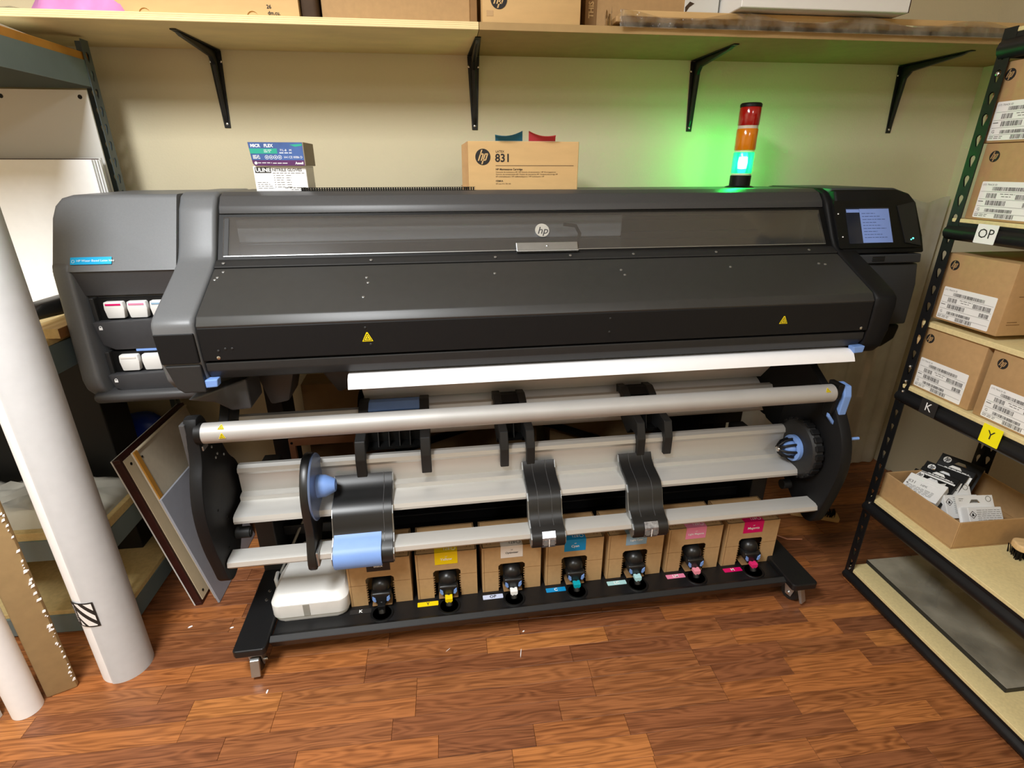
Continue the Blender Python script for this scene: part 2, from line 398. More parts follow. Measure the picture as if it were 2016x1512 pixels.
for row in range(0, 84):
    y1 = -0.0 - PW * row - 0.018
    xs = []
    x = WL + rr.uniform(0, 0.3)
    if row <= 28:
        js = known.get(row)
        x = -1.80 - rr.uniform(0, 0.3); seq = [x]
        while x < 1.95:
            if js:
                nx = next((j for j in js if j > x + 0.12), None)
                if nx is not None and nx - x < 0.66: x = nx; seq.append(x); continue
            x += rr.choice(LENS); seq.append(x)
        for a, b_ in zip(seq[:-1], seq[1:]):
            b_ = min(b_, WR)
            if b_ - a < 0.03: continue
            l = round(b_ - a, 3)
            o = bpy.data.objects.new('plank', plank_mesh(l)); COL.objects.link(o); o.parent = floor
            o.location = (a, y1 - PW, 0); n_pl += 1
        far.box(WL, seq[0], y1 - PW + 0.0004, y1 - 0.0004, -0.012, 0.0)
    else:
        x = WL
        while x < WR:
            e = min(x + rr.choice(LENS), WR)
            if y1 - PW > YN: far.box(x + 0.0004, e - 0.0004, y1 - PW + 0.0004, y1 - 0.0004, -0.012, 0.0)
            x = e
far.build('plank', 'laminate', floor, kind='stuff')
# small debris on the floor
deb = [((-0.07, -1.015), 0.035, 0.002, 1.35), ((-0.30, -0.975), 0.018, 0.001, 0.7), ((-0.05, -0.93), 0.008, 0.005, 0.2), ((-0.83, -1.06), 0.014, 0.005, 1.4), ((-1.16, -0.78), 0.014, 0.007, 0.3), ((-1.02, -0.80), 0.012, 0.006, 0.1)]
for i, ((x, y), l, w, a) in enumerate(deb):
    b = B(); b.prism([(-l / 2, -w * 0.3), (-l * 0.1, -w / 2), (l / 2, -w * 0.1), (l * 0.4, w / 2), (-l * 0.2, w * 0.4)], 'z', 0.0, 0.0012)
    o = b.build('paper_scrap', 'paper_white'); o.location = (x, y, 0.0002); o.rotation_euler = (0, 0, a)
    tag(o, ['curved white paper sliver on the floor before the printer', 'thin short white scrap on the floor left of the curved sliver', 'tiny white crumb on the floor just under the printer tray', 'small white scrap on the floor near the front left caster', 'pale chip on the floor beside the leaning panels', 'small pale flake on the floor behind the left foot'][i], 'scrap', 'scraps on the floor')

# ================================================================ wall shelf and brackets
ZS = 1.8098; DS = -0.392
s1 = B(); s1.box(WL, -0.124, DS, -0.001, ZS, ZS + 0.02, bev=0.0008, seg=1)
for k in range(4):   # ply layers showing on the front edge
    s1.box(WL, -0.124, DS - 0.0006, DS + 0.002, ZS + 0.0012 + k * 0.005, ZS + 0.0037 + k * 0.005)
o = s1.build('shelf_board', 'ply_edge'); tag(o, 'long pale plywood shelf board on the wall, left of the joint', 'shelf', 'wall shelf boards')
s2 = B(); s2.box(-0.122, WR - 0.002, DS, -0.001, ZS, ZS + 0.02, bev=0.0008, seg=1)
o = s2.build('shelf_board', 'mdf'); tag(o, 'browner shelf board on the wall, right of the joint above the signal tower', 'shelf', 'wall shelf boards')
names = ['black steel shelf bracket nearest the left rack', 'black steel shelf bracket above the kraft cartridge box', 'black steel shelf bracket just left of the signal tower', 'black steel shelf bracket nearest the right corner']
def bracket(x, label):
    t = thing('shelf_bracket', label, 'bracket', (x, 0, ZS), group='brackets under the wall shelf')
    w = 0.014
    b = B(); b.prism([(-0.022, -0.004), (0.022, -0.004), (0.0105, -0.2451), (-0.0105, -0.2451)], 'y', -0.0035, -0.0008, bev=0.0005, seg=1); b.build('wall_plate', 'black_paint', t)
    b = B(); b.prism([(-0.022, -0.004), (0.022, -0.004), (0.009, -0.306), (-0.009, -0.306)], 'z', -0.0035, -0.0008, bev=0.0005, seg=1); b.build('shelf_plate', 'black_paint', t)
    # pressed rib: a raised channel running down the middle of both arms
    b = B()
    b.prism([(-0.004, -0.004), (-0.285, -0.004), (-0.26, -0.011), (-0.05, -0.028), (-0.028, -0.05), (-0.011, -0.205), (-0.004, -0.23)], 'x', -0.0075, 0.0075, bev=0.003, seg=2); b.build('rib', 'black_paint', t, smooth=True)
    for sx, sz in ((-0.0165, -0.036), (0.0165, -0.036), (0, -0.232)):
        s = B(); s.lathe([(0.0048, 0), (0.0046, -0.0015), (0.002, -0.0028), (0, -0.003)], (sx, -0.0035, sz), 'y', 12); s.build('screw', 'steel', t)
    return t
bx = [-1.0168, -0.1208, 0.7306, 1.5979]
b0 = bracket(bx[0], names[0])
for x, n in zip(bx[1:], names[1:]): dup(b0, (x, 0, ZS), n)
# ================================================================ the wide-format printer
TH = 0.0322
RZ = Matrix.Rotation(TH, 4, 'Z')
def PWD(x, y, z): return RZ @ Vector((x, y, z))
PB = -0.55
printer = thing('large_format_printer', 'long dark grey and black wide-format printer on casters against the wall', 'printer', PWD(0, PB, 0), TH)
def pp(b, name, m, parent=None, **k):
    """part of the printer; shapes are given in the printer's own frame"""
    b.bm.transform(T(0, -PB, 0))
    return b.build(name, m, parent or printer, **k)
def screwhead(M, r=0.0045, parent=None, m='steel'):
    b = B(); b.lathe([(r, 0), (r * 0.95, 0.0012), (r * 0.5, 0.0022), (0, 0.0024)], (0, 0, 0), 'z', 10, M=M); pp(b, 'screw', m, parent)

# --- left module with the cartridge slots
XL, XM = -1.348, -0.95
b = B()
# shell: back block plus a raised frame round the slot recess
b.prism([(-0.50, 1.20), (-0.575, 1.10), (-0.575, 0.83), (-0.20, 0.80), (-0.14, 0.86), (-0.14, 1.20)], 'x', XL + 0.045, XM, bev=0.006, seg=2)
pp(b, 'left_housing', 'printer_dark', smooth=True)
b = B()   # upper front shell
b.prism([(XL + 0.004, 1.165), (XL, 1.30), (XL + 0.006, 1.332), (XL + 0.022, 1.352), (XL + 0.05, 1.360), (-1.026, 1.361), (-1.026, 1.165)], 'y', -0.70, -0.15, bev=0.0)
def bend(bm):   # lean the front face: from y=-0.495 at the top to y=-0.605 at the bottom edge
    for v in bm.verts:
        if v.co.y < -0.6: v.co.y = -0.605 + (v.co.z - 1.165) / 0.195 * 0.110
        elif v.co.z < 1.2: v.co.z = 1.18
bend(b.bm)
bmesh.ops.bevel(b.bm, geom=[e for e in b.bm.edges if all(v.co.y < -0.45 for v in e.verts) and not all(v.co.x > -1.03 for v in e.verts) and not all(v.co.z < 1.17 for v in e.verts)], offset=0.012, segments=4, affect='EDGES', profile=0.6)
pp(b, 'upper_shell', 'printer_grey', smooth=True, ang=35)
b = B()   # left cheek of the frame, running down and round the bottom corner
b.prism([(-0.57, 1.20), (-0.598, 1.185), (-0.608, 1.16), (-0.672, 0.87), (-0.668, 0.84), (-0.63, 0.795), (-0.20, 0.795), (-0.16, 1.20)], 'x', XL + 0.002, XL + 0.05, bev=0.012, seg=4)
for v in b.bm.verts: v.co.x += max(0.0, 1.19 - v.co.z) * 0.095
pp(b, 'side_cheek', 'printer_grey', smooth=True)
b = B(); b.prism([(-0.672, 0.826), (-0.676, 0.808), (-0.66, 0.792), (-0.56, 0.79), (-0.56, 0.83)], 'x', XL + 0.05, -0.90, bev=0.009, seg=3); pp(b, 'bottom_rail', 'printer_dark', smooth=True)
b = B(); b.prism([(-0.602, 1.166), (-0.583, 1.094), (-0.50, 1.094), (-0.50, 1.17)], 'x', XL + 0.03, XM + 0.02); pp(b, 'recess_ceiling', 'printer_dark')
def slot_row(z0, z1, zd, x0, tints):
    """a row of cartridges and the drop-down door below it"""
    yf = -0.598 - (1.09 - z1) * 0.19
    h = B(); h.box(x0, -0.90, yf + 0.012, -0.52, z0 - 0.01, z1); slot = pp(h, 'slot_bay', 'deep_black')
    f = B(); f.box(x0 - 0.012, x0, yf - 0.004, yf + 0.05, z0 - 0.012, z1 + 0.004, bev=0.003); pp(f, 'slot_post', 'printer_matte')
    for i, tn in enumerate(tints):
        cx = x0 + 0.047 + i * 0.0605
        c = B(); c.prism([(cx - 0.025, z1 - 0.008), (cx + 0.025, z1 - 0.008), (cx + 0.027, (z0 + z1) / 2), (cx + 0.023, z0), (cx - 0.023, z0), (cx - 0.027, (z0 + z1) / 2)], 'y', yf - 0.004, yf + 0.03, bev=0.004, seg=2)
        cc = pp(c, 'cartridge', 'plastic_white', slot, smooth=True)
        if tn:
            s = B(); s.box(cx - 0.02, cx + 0.02, yf - 0.0052, yf - 0.003, z1 - 0.018, z1 - 0.013); pp(s, 'colour_bar', tn, slot)
    d = B(); d.prism([(x0 - 0.012, z0 - 0.006), (-0.90, z0 + 0.004), (-0.90, zd), (x0 + 0.03, zd - 0.004), (x0, zd + 0.012)], 'y', yf - 0.02, yf + 0.01, bev=0.004, seg=2)
    door = pp(d, 'slot_door', 'door_grey', smooth=True, ang=25)
    k = B(); Mk = frame((x0 + 0.008, yf - 0.0202, z0 - 0.022), (1, 0, 0), (0, 0, 1))
    k.box(-0.0045, 0.0045, -0.0055, 0.001, 0, 0.0008, M=Mk)
    k.ribbon([(0.0035 * math.cos(a), 0.001 + 0.0045 * math.sin(a)) for a in [PI * j / 6 for j in range(7)]], 'z', 0, 0.0008, 0.0014, M=Mk); pp(k, 'lock_symbol', 'print_white', door)
    for i in range(2):
        g = B(); g.box(x0 + 0.083 + i * 0.062, x0 + 0.138 + i * 0.062, yf - 0.019, yf - 0.008, zd - 0.010 + 0.004 * i, zd - 0.003 + 0.004 * i, bev=0.001); pp(g, 'door_latch', 'light_blue' if zd > 0.9 else 'printer_dark', door)
slot_row(1.030, 1.086, 0.945, -1.262, ('ink_m', 'ink_lm', 'ink_lc'))
slot_row(0.880, 0.936, 0.822, -1.246, ('ink_op', None, None))
st = B(); Ms = frame((-1.243, -0.5915, 1.192), (1, 0, 0), (0, 0.110, 0.195)); st.poly(rrect(-0.052, 0.052, -0.0105, 0.0105, 0.001), 0.001, 0.0018, M=Ms); sk = pp(st, 'blue_sticker', 'sticker_blue')
tx = B(); tx.text('HP Water Based Latex Inks', 0.0085, Ms @ T(0.011, 0), h=0.002); tx.ribbon([(-0.045 + 0.0035 * math.cos(a), -0.0015 + 0.0042 * math.sin(a)) for a in [2 * PI * j / 10 for j in range(11)]], 'z', 0.0018, 0.0022, 0.0008, M=Ms); pp(tx, 'lettering', 'print_white', sk)

# --- wings either side of the front cover
wing = [(-0.14, 1.364), (-0.44, 1.366), (-0.475, 1.355), (-0.505, 1.32), (-0.565, 1.215), (-0.585, 1.188), (-0.615, 1.168), (-0.795, 1.078), (-0.814, 1.062), (-0.816, 1.035), (-0.812, 0.955), (-0.80, 0.90), (-0.775, 0.872), (-0.74, 0.868), (-0.50, 0.868), (-0.30, 1.00), (-0.14, 1.10)]
b = B(); b.prism(wing, 'x', -1.03, -0.926, bev=0.011, seg=3); wl = pp(b, 'side_wing', 'printer_grey', smooth=True)
b = B(); b.prism(wing, 'x', 1.031, 1.107, bev=0.011, seg=3); wr = pp(b, 'side_wing', 'printer_black', smooth=True)
b = B()   # darker front plate of the left wing
b.prism([(-1.026, 1.036), (-0.93, 1.036), (-0.93, 0.955), (-1.022, 0.955)], 'y', -0.8185, -0.80, bev=0.002, seg=1); pp(b, 'wing_front', 'printer_black', wl)
b = B(); b.prism([(-1.018, 0.95), (-0.93, 0.95), (-0.93, 0.872), (-0.985, 0.872), (-1.0, 0.885)], 'y', -0.817, -0.79, bev=0.004, seg=2); pp(b, 'wing_foot', 'printer_matte', wl)
# --- top and window
b = B(); b.prism([(-0.14, 1.362), (-0.43, 1.364), (-0.462, 1.353), (-0.488, 1.325), (-0.496, 1.305), (-0.40, 1.29), (-0.14, 1.28)], 'x', -0.922, 1.029, bev=0.003, seg=2); top = pp(b, 'top_cover', 'printer_dark', smooth=True)
b = B()
WN = [(-0.497, 1.303), (-0.575, 1.188)]   # window plane top, bottom (y, z)
def wpt(t, off=0.0):
    y = WN[0][0] + (WN[1][0] - WN[0][0]) * t; z = WN[0][1] + (WN[1][1] - WN[0][1]) * t
    d = Vector((WN[1][0] - WN[0][0], WN[1][1] - WN[0][1])).normalized(); return (y + d.y * off, z - d.x * off)
def wband(t0, t1, x0, x1, th=0.012, off=0.0):
    p = [wpt(t0, off), wpt(t1, off)]; q = [wpt(t1, off - th), wpt(t0, off - th)]
    q_ = B(); q_.prism(p + q, 'x', x0, x1); return q_
for nm, a in (('window_frame', (0.0, 0.07, -0.921, 1.028)), ('window_frame', (0.95, 1.04, -0.921, 1.028)), ('window_frame', (0.07, 0.95, -0.921, -0.908)), ('window_frame', (0.07, 0.95, 1.008, 1.028))):
    pp(wband(*a), nm, 'deep_black')
gl = wband(0.06, 0.97, -0.908, 1.008, th=0.004, off=0.002); pane = pp(gl, 'window_pane', 'window_glass')
for nm, a in (('pane_edge', (0.955, 0.975, -0.905, 1.006)), ('pane_edge', (0.1, 0.955, -0.905, -0.893))):
    pp(wband(*a, th=0.003, off=0.0035), nm, 'zinc' if a[0] > 0.5 else 'printer_matte', pane)
Mw = frame((0.036, *wpt(0.50, 0.0045)), (1, 0, 0), (0, wpt(0)[0] - wpt(1)[0], wpt(0)[1] - wpt(1)[1]))
bd = B(); bd.poly(circ(0, 0, 0.0225, 32), 0, 0.002, M=Mw); badge = pp(bd, 'badge', 'badge_silver')
bl = B(); bl.text('hp', 0.034, Mw @ T(0, -0.002), h=0.0028, shear=0.35); pp(bl, 'lettering', 'door_grey', badge)
hd = B(); Mh = frame((0.046, *wpt(0.90, 0.005)), (1, 0, 0), (0, wpt(0)[0] - wpt(1)[0], wpt(0)[1] - wpt(1)[1])); hd.box(-0.098, 0.098, -0.016, 0.013, 0, 0.006, bev=0.002, M=Mh); hd.box(-0.098, 0.098, -0.02, -0.015, 0, 0.012, bev=0.002, M=Mh); hh = pp(hd, 'window_handle', 'zinc', pane)
screwhead(Mh @ T(0, 0, 0.006), 0.004, hh, 'zinc')
# inside of the print zone
b = B(); b.box(-0.905, 1.005, -0.30, -0.29, 1.10, 1.295); pp(b, 'inner_back', 'inner_tan')
b = B(); b.box(-0.905, 1.005, -0.55, -0.29, 1.10, 1.12); pp(b, 'inner_deck', 'printer_matte')
b = B(); b.box(-0.905, 0.34, -0.42, -0.36, 1.212, 1.29, bev=0.004); pp(b, 'carriage_beam', 'paper_white')
b = B(); b.box(-0.905, 0.34, -0.43, -0.37, 1.125, 1.211, bev=0.004); pp(b, 'platen_front', 'printer_dark')
b = B(); b.box(0.34, 1.0, -0.42, -0.38, 1.20, 1.225, bev=0.004); b.box(0.34, 1.0, -0.40, -0.37, 1.262, 1.275, bev=0.003); pp(b, 'guide_rail', 'printer_matte')
b = B(); b.prism([(0.66, 1.12), (0.99, 1.12), (0.99, 1.28), (0.95, 1.28), (0.87, 1.15), (0.70, 1.14)], 'y', -0.50, -0.44, bev=0.004); pp(b, 'carriage', 'deep_black')
b = B(); b.box(0.96, 0.975, -0.505, -0.50, 1.13, 1.28); pp(b, 'carriage_strip', 'zinc')
b = B(); b.sweep([(0.12, -0.48, 1.26), (0.16, -0.48, 1.255), (0.175, -0.48, 1.23), (0.17, -0.48, 1.19)], 0.006); pp(b, 'ink_tube', 'deep_black')
# --- front cover
b = B(); b.prism([(-0.577, 1.186), (-0.590, 1.182), (-0.612, 1.170), (-0.60, 1.150), (-0.54, 1.16)], 'x', -0.924, 1.029, bev=0.002, seg=1); pp(b, 'cover_rail', 'printer_matte')
b = B(); b.prism([(-0.612, 1.166), (-0.797, 1.074), (-0.812, 1.052), (-0.800, 1.03), (-0.58, 1.12)], 'x', -0.923, 1.028, bev=0.003, seg=2); cov = pp(b, 'front_cover', 'cover_metal', smooth=True, ang=20)
b = B(); b.box(-0.923, 1.028, -0.811, -0.70, 0.957, 1.048, bev=0.003); face = pp(b, 'cover_face', 'printer_black')
b = B(); b.prism([(-0.806, 0.951), (-0.806, 0.928), (-0.786, 0.900), (-0.755, 0.890), (-0.66, 0.890), (-0.66, 0.951)], 'x', -0.921, 1.026, bev=0.003, seg=2); flap = pp(b, 'exit_flap', 'printer_matte', smooth=True, ang=20)
for x, w in ((-0.918, 0.020), (1.016, 0.020)):
    l = B(); l.prism([(x - w, 0.904), (x + w, 0.906), (x + w * 0.85, 0.884), (x - w * 0.75, 0.882)], 'y', -0.812, -0.785, bev=0.003); pp(l, 'flap_tab', 'light_blue')
Mc = frame((0, -0.704, 1.1205), (1, 0, 0), (0, 0.205, 0.102))     # cover slope frame
for x, v in ((-0.905, 0.06), (-0.91, 0.05), (-0.895, 0.085), (-0.50, 0.042), (-0.495, 0.018), (-0.505, -0.045), (-0.13, 0.045), (0.26, 0.045), (0.265, 0.02), (0.62, 0.045), (0.95, 0.045), (0.93, 0.05)):
    screwhead(Mc @ T(x, v), 0.0045, cov, 'zinc')
Mr_ = frame((0, -0.600, 1.1782), (1, 0, 0), (0, 0.4, 0.2))
for x in (-0.90, -0.49, -0.12, 0.115, 0.32, 0.60, 0.93): screwhead(Mr_ @ T(x, 0), 0.005, cov, 'zinc')
def warn(M, s, parent, edge='warn_yellow'):
    w = B(); w.poly([(-s, -s * 0.85), (s, -s * 0.85), (s * 0.12, s * 0.9), (-s * 0.12, s * 0.9)], 0, 0.0008, M=M); wt = pp(w, 'warning_label', edge, parent)
    k = B(); th = s * 0.14
    tri = [(-s * 0.72, -s * 0.66), (s * 0.72, -s * 0.66), (0, s * 0.62)]
    for i in range(3):
        a, c = Vector(tri[i]), Vector(tri[(i + 1) % 3]); k.ribbon([a, c], 'z', 0.0008, 0.0013, th * 0.7, M=M)
    k.box(-s * 0.3, s * 0.3, -s * 0.42, -s * 0.3, 0.0008, 0.0013, M=M); k.box(-s * 0.06, s * 0.06, -s * 0.2, s * 0.15, 0.0008, 0.0013, M=M)
    pp(k, 'symbol', 'print_black' if edge == 'warn_yellow' else edge, wt)
warn(frame((-0.497, -0.8113, 1.006), (1, 0, 0), (0, 0, 1)), 0.0145, face); warn(frame((0.733, -0.8113, 1.003), (1, 0, 0), (0, 0, 1)), 0.0135, face)
for x, z in ((-0.88, 0.985), (-0.862, 0.99), (-0.845, 0.99), (-0.50, 1.032), (-0.49, 0.985), (0.185, 1.03), (0.185, 0.99)):
    screwhead(frame((x, -0.811, z), (1, 0, 0), (0, 0, 1)), 0.0035, face, 'printer_matte')
for x in (-0.883, 1.004): screwhead(frame((x, -0.811, 0.966), (1, 0, 0), (0, 0, 1)), 0.005, face)
# --- right module
b = B(); b.prism([(1.05, 1.361), (1.290, 1.361), (1.335, 1.349), (1.358, 1.32), (1.364, 1.215), (1.360, 1.162), (1.05, 1.162)], 'y', -0.60, -0.14)
for v in b.bm.verts:
    if v.co.y < -0.5: v.co.y = -0.612 + (v.co.z - 1.162) / 0.2 * 0.105
bmesh.ops.bevel(b.bm, geom=b.bm.edges[:], offset=0.008, segments=3, affect='EDGES', profile=0.5)
rm = pp(b, 'right_housing', 'printer_black', smooth=True)
b = B(); b.prism([(1.05, 1.366), (1.293, 1.366), (1.340, 1.352), (1.358, 1.327), (1.05, 1.345)], 'y', -0.49, -0.14, bev=0.006, seg=2); pp(b, 'right_lid', 'right_grey', smooth=True)
b = B(); b.prism([(1.10, 1.158), (1.352, 1.158), (1.357, 1.128), (1.10, 1.128)], 'y', -0.61, -0.30, bev=0.004); rl = pp(b, 'panel_ledge', 'right_grey')
for i in range(3):
    v = B(); v.box(1.166, 1.212, -0.612, -0.606, 1.137 + i * 0.006, 1.139 + i * 0.006); pp(v, 'vent_slot', 'deep_black', rl)
b = B(); b.prism([(1.06, 1.125), (1.360, 1.125), (1.376, 1.05), (1.378, 0.905), (1.06, 0.905)], 'y', -0.60, -0.16, bev=0.008, seg=3); rlow = pp(b, 'right_lower_body', 'right_grey', smooth=True)
nm = B(); nm.text('HP Latex 570', 0.0115, frame((1.265, -0.6005, 0.938), (1, 0, 0), (0, 0, 1)), h=0.0008); pp(nm, 'lettering', 'print_grey', rlow)
b = B(); b.prism([(1.06, 0.90), (1.372, 0.90), (1.362, 0.845), (1.315, 0.815), (1.06, 0.815)], 'y', -0.59, -0.18, bev=0.012, seg=3); pp(b, 'right_base', 'printer_black', smooth=True)
# control panel
Mp = frame((1.150, -0.5695, 1.250), (1, 0, 0), (0, 0.105, 0.2))
b = B(); b.poly(rrect(-0.115, 0.192, -0.080, 0.086, 0.006), 0, 0.003, M=Mp); cp = pp(b, 'control_panel', 'deep_black')
b = B(); b.prism([(0.190, 0.080), (0.190, -0.076), (0.134, -0.064), (0.122, 0.066)], 'z', 0.003, 0.006, M=Mp); pp(b, 'panel_bezel', 'printer_matte', cp)
b = B(); b.poly(rrect(-0.076, 0.088, -0.064, 0.060, 0.002), 0.003, 0.0042, M=Mp); sc = pp(b, 'screen', 'screen_dark', cp)
b = B(); b.box(-0.025, 0.086, -0.062, 0.056, 0.0042, 0.0048, M=Mp); b.box(-0.074, -0.026, 0.044, 0.055, 0.0042, 0.0048, M=Mp); pp(b, 'screen_page', 'screen_blue', cp)
b = B()
for i in range(9): fineprint(b, Mp @ T(0, 0, 0.0046), -0.018, 0.040 - i * 0.0105, 0.05 + 0.035 * ((i * 7) % 3) / 2, 0.002, seed=i)
pp(b, 'screen_text', 'screen_print', cp)
b = B(); b.poly(circ(0.163, -0.05, 0.003, 12), 0.003, 0.007, M=Mp); pp(b, 'status_led', 'led_green', cp); b = B(); b.poly(circ(0.155, -0.054, 0.0022, 12), 0.003, 0.007, M=Mp); pp(b, 'status_led', 'led_green', cp)
for px_, pz in ((-0.104, 0.04), (-0.098, -0.04)):
    screwhead(Mp @ T(px_, pz, 0.003), 0.0025, cp, 'print_white')

# --- underside, media path
b = B(); b.prism([(-0.66, 0.884), (-0.60, 0.86), (-0.30, 0.84), (-0.14, 0.86), (-0.14, 1.10), (-0.60, 1.12), (-0.66, 0.95)], 'x', -0.92, 1.025); pp(b, 'lower_chassis', 'deep_black')
b = B(); b.prism([(-0.93, 0.845), (-0.86, 0.87), (-0.86, 0.775), (-0.915, 0.772), (-0.955, 0.80), (-1.03, 0.812)], 'y', -0.72, -0.60, bev=0.006); pp(b, 'drain_pod', 'printer_dark')
b = B(); b.prism([(-0.90, 0.86), (-0.76, 0.86), (-0.80, 0.72), (-0.86, 0.71)], 'y', -0.55, -0.42, bev=0.01); b.prism([(-0.76, 0.86), (-0.62, 0.86), (-0.56, 0.74), (-0.66, 0.70)], 'y', -0.45, -0.36, bev=0.01); pp(b, 'waste_duct', 'printer_dark', smooth=True)
b = B(); b.prism([(0.86, 0.86), (1.06, 0.86), (1.02, 0.78), (0.92, 0.80)], 'y', -0.50, -0.40, bev=0.006); pp(b, 'duct_cover', 'printer_dark')
b = B(); b.box(0.905, 0.94, -0.505, -0.49, 0.79, 0.81, bev=0.004); pp(b, 'duct_tab', 'light_blue')

# --- legs, feet, casters
for x0, x1 in ((-0.955, -0.895), (0.862, 0.925)):
    b = B(); b.box(x0, x1, -0.64, -0.42, 0.115, 0.46, bev=0.004); lg = pp(b, 'column', 'printer_matte')
    for z in (0.352, 0.37): screwhead(frame(((x0 + x1) / 2 - 0.008, -0.64, z), (1, 0, 0), (0, 0, 1)), 0.006, lg)
    b = B(); b.box(x0, x1, -0.31, -0.16, 0.115, 0.86, bev=0.004); pp(b, 'rear_column', 'printer_black')
for x0, x1 in ((-0.958, -0.865), (0.842, 0.935)):
    b = B(); b.prism([(x0, -0.975), (x0 + 0.008, -0.983), (x1 - 0.008, -0.983), (x1, -0.975), (x1, -0.10), (x0, -0.10)], 'z', 0.090, 0.115, bev=0.004); ft = pp(b, 'foot', 'black_paint')
    for yy in (-0.78, -0.74): screwhead(frame(((x0 + x1) / 2, yy, 0.115), (1, 0, 0), (0, 1, 0)), 0.006, ft)
def caster(x, y, a):
    M = T(x, y, 0) @ Matrix.Rotation(a, 4, 'Z')
    b = B(); b.box(-0.024, 0.024, -0.024, 0.024, 0.083, 0.0902, bev=0.002, M=M); b.box(-0.019, 0.019, -0.02, 0.024, 0.068, 0.084, bev=0.003, M=M); b.prism([(-0.02, 0.08), (0.024, 0.08), (0.014, 0.026), (-0.006, 0.022)], 'x', -0.019, -0.015, M=M); b.prism([(-0.02, 0.08), (0.024, 0.08), (0.014, 0.026), (-0.006, 0.022)], 'x', 0.015, 0.019, M=M)
    c = pp(b, 'caster', 'zinc')
    w = B(); w.lathe([(0.012, -0.0105), (0.029, -0.0125), (0.033, -0.008), (0.033, 0.008), (0.029, 0.0125), (0.012, 0.0125)], (0, 0.004, 0.033), 'x', 24, M=M); pp(w, 'wheel', 'black_rubber', c)
    ax = B(); ax.cyl((-0.023, 0.004, 0.033), (0.027, 0.004, 0.033), 0.006, n=10, M=M); pp(ax, 'axle', 'steel', c)
    p = B(); p.prism([(-0.022, 0.070), (-0.032, 0.066), (-0.046, 0.016), (-0.038, 0.012), (-0.022, 0.056)], 'x', -0.013, 0.013, bev=0.0015, M=M); pp(p, 'brake_pedal', 'zinc', c)
caster(-0.906, -0.945, 0.05); caster(0.892, -0.925, 0.45)
caster(-0.91, -0.16, 0.0); caster(0.89, -0.16, 0.0)
# --- ink tray
b = B()
b.prism([(-0.46, 0.092), (-0.905, 0.092), (-0.93, 0.105), (-0.945, 0.098), (-0.925, 0.06), (-0.905, 0.06), (-0.91, 0.086), (-0.46, 0.086)], 'x', -0.864, 0.842); tray = pp(b, 'ink_tray', 'black_paint')
b = B(); b.prism([(-0.928, 0.107), (-0.945, 0.100), (-0.925, 0.062), (-0.918, 0.062), (-0.935, 0.099), (-0.926, 0.103)], 'x', -0.864, 0.842); pp(b, 'tray_lip', 'printer_matte', tray)
b = B(); b.box(-0.864, 0.842, -0.47, -0.455, 0.086, 0.20); pp(b, 'tray_back', 'deep_black', tray)
PITCH_B = 0.2165; BX0 = -0.637; BWD = 0.199; BFY = -0.83; BZ = 0.0925
TAGS = [('K', 'print_black', 'print_white'), ('Y', 'ink_y', 'print_black'), ('OP', 'tag_op', 'print_black'), ('C', 'ink_c', 'print_white'), ('LC', 'tag_lc', 'print_white'), ('LM', 'ink_lm', 'print_white'), ('M', 'ink_m', 'print_white')]
for i, (t_, m1, m2) in enumerate(TAGS):
    x0 = BX0 + PITCH_B * i - 0.002
    Mt = frame((x0 + 0.034, -0.855, 0.0925), (1, 0, 0), (0, 1, 0))
    s = B(); s.poly(rrect(-0.034, 0.034, -0.0095, 0.0095, 0.002), 0, 0.0008, M=Mt); sk = pp(s, 'colour_tag', m1, tray)
    x = B(); x.text(t_, 0.017, Mt, h=0.0012, bold=0.0004); pp(x, 'lettering', m2, sk)
    hcx = BX0 + PITCH_B * i + BWD / 2 + 0.002
    r_ = B(); r_.lathe([(0.030, 0.0), (0.030, 0.002), (0.036, 0.003), (0.038, 0.0)], (hcx, -0.872, 0.0925), 'z', 20); pp(r_, 'outlet_cup', 'deep_black', tray)
# --- take-up side plates
plate = [(-0.86, 0.805), (-0.83, 0.815), (-0.80, 0.80), (-0.78, 0.745), (-0.735, 0.70), (-0.70, 0.62), (-0.66, 0.585), (-0.64, 0.54), (-0.645, 0.43), (-0.70, 0.39), (-0.755, 0.33), (-0.80, 0.285), (-0.85, 0.272), (-0.885, 0.295), (-0.895, 0.34), (-0.925, 0.45), (-0.93, 0.56), (-0.905, 0.64), (-0.865, 0.70)]
b = B(); b.prism(soft(plate), 'x', -0.992, -0.958, bev=0.005, seg=2, bev_all=False); pl = pp(b, 'take_up_plate', 'printer_black', smooth=True, ang=28)
b = B(); b.prism([(-0.862, 0.80), (-0.835, 0.80), (-0.835, 0.60), (-0.862, 0.60)], 'x', -1.0, -0.985, bev=0.003); pp(b, 'plate_post', 'printer_dark', pl)
for y, z in ((-0.80, 0.70), (-0.775, 0.665), (-0.79, 0.66), (-0.735, 0.64), (-0.85, 0.52), (-0.81, 0.47), (-0.80, 0.455), (-0.76, 0.42), (-0.84, 0.38)):
    screwhead(frame((-0.958, y, z), (0, 1, 0), (0, 0, 1)), 0.004, pl, 'zinc' if z > 0.6 else 'deep_black')
b = B(); b.box(-0.99, -0.955, -0.855, -0.82, 0.715, 0.73, bev=0.003); pp(b, 'latch_clip', 'zinc', pl)
b = B(); b.cyl((-0.956, -0.775, 0.385), (-0.915, -0.775, 0.385), 0.018, n=20); b.cyl((-0.915, -0.775, 0.385), (-0.912, -0.775, 0.385), 0.011, n=16); pp(b, 'idler_wheel', 'printer_matte', pl)
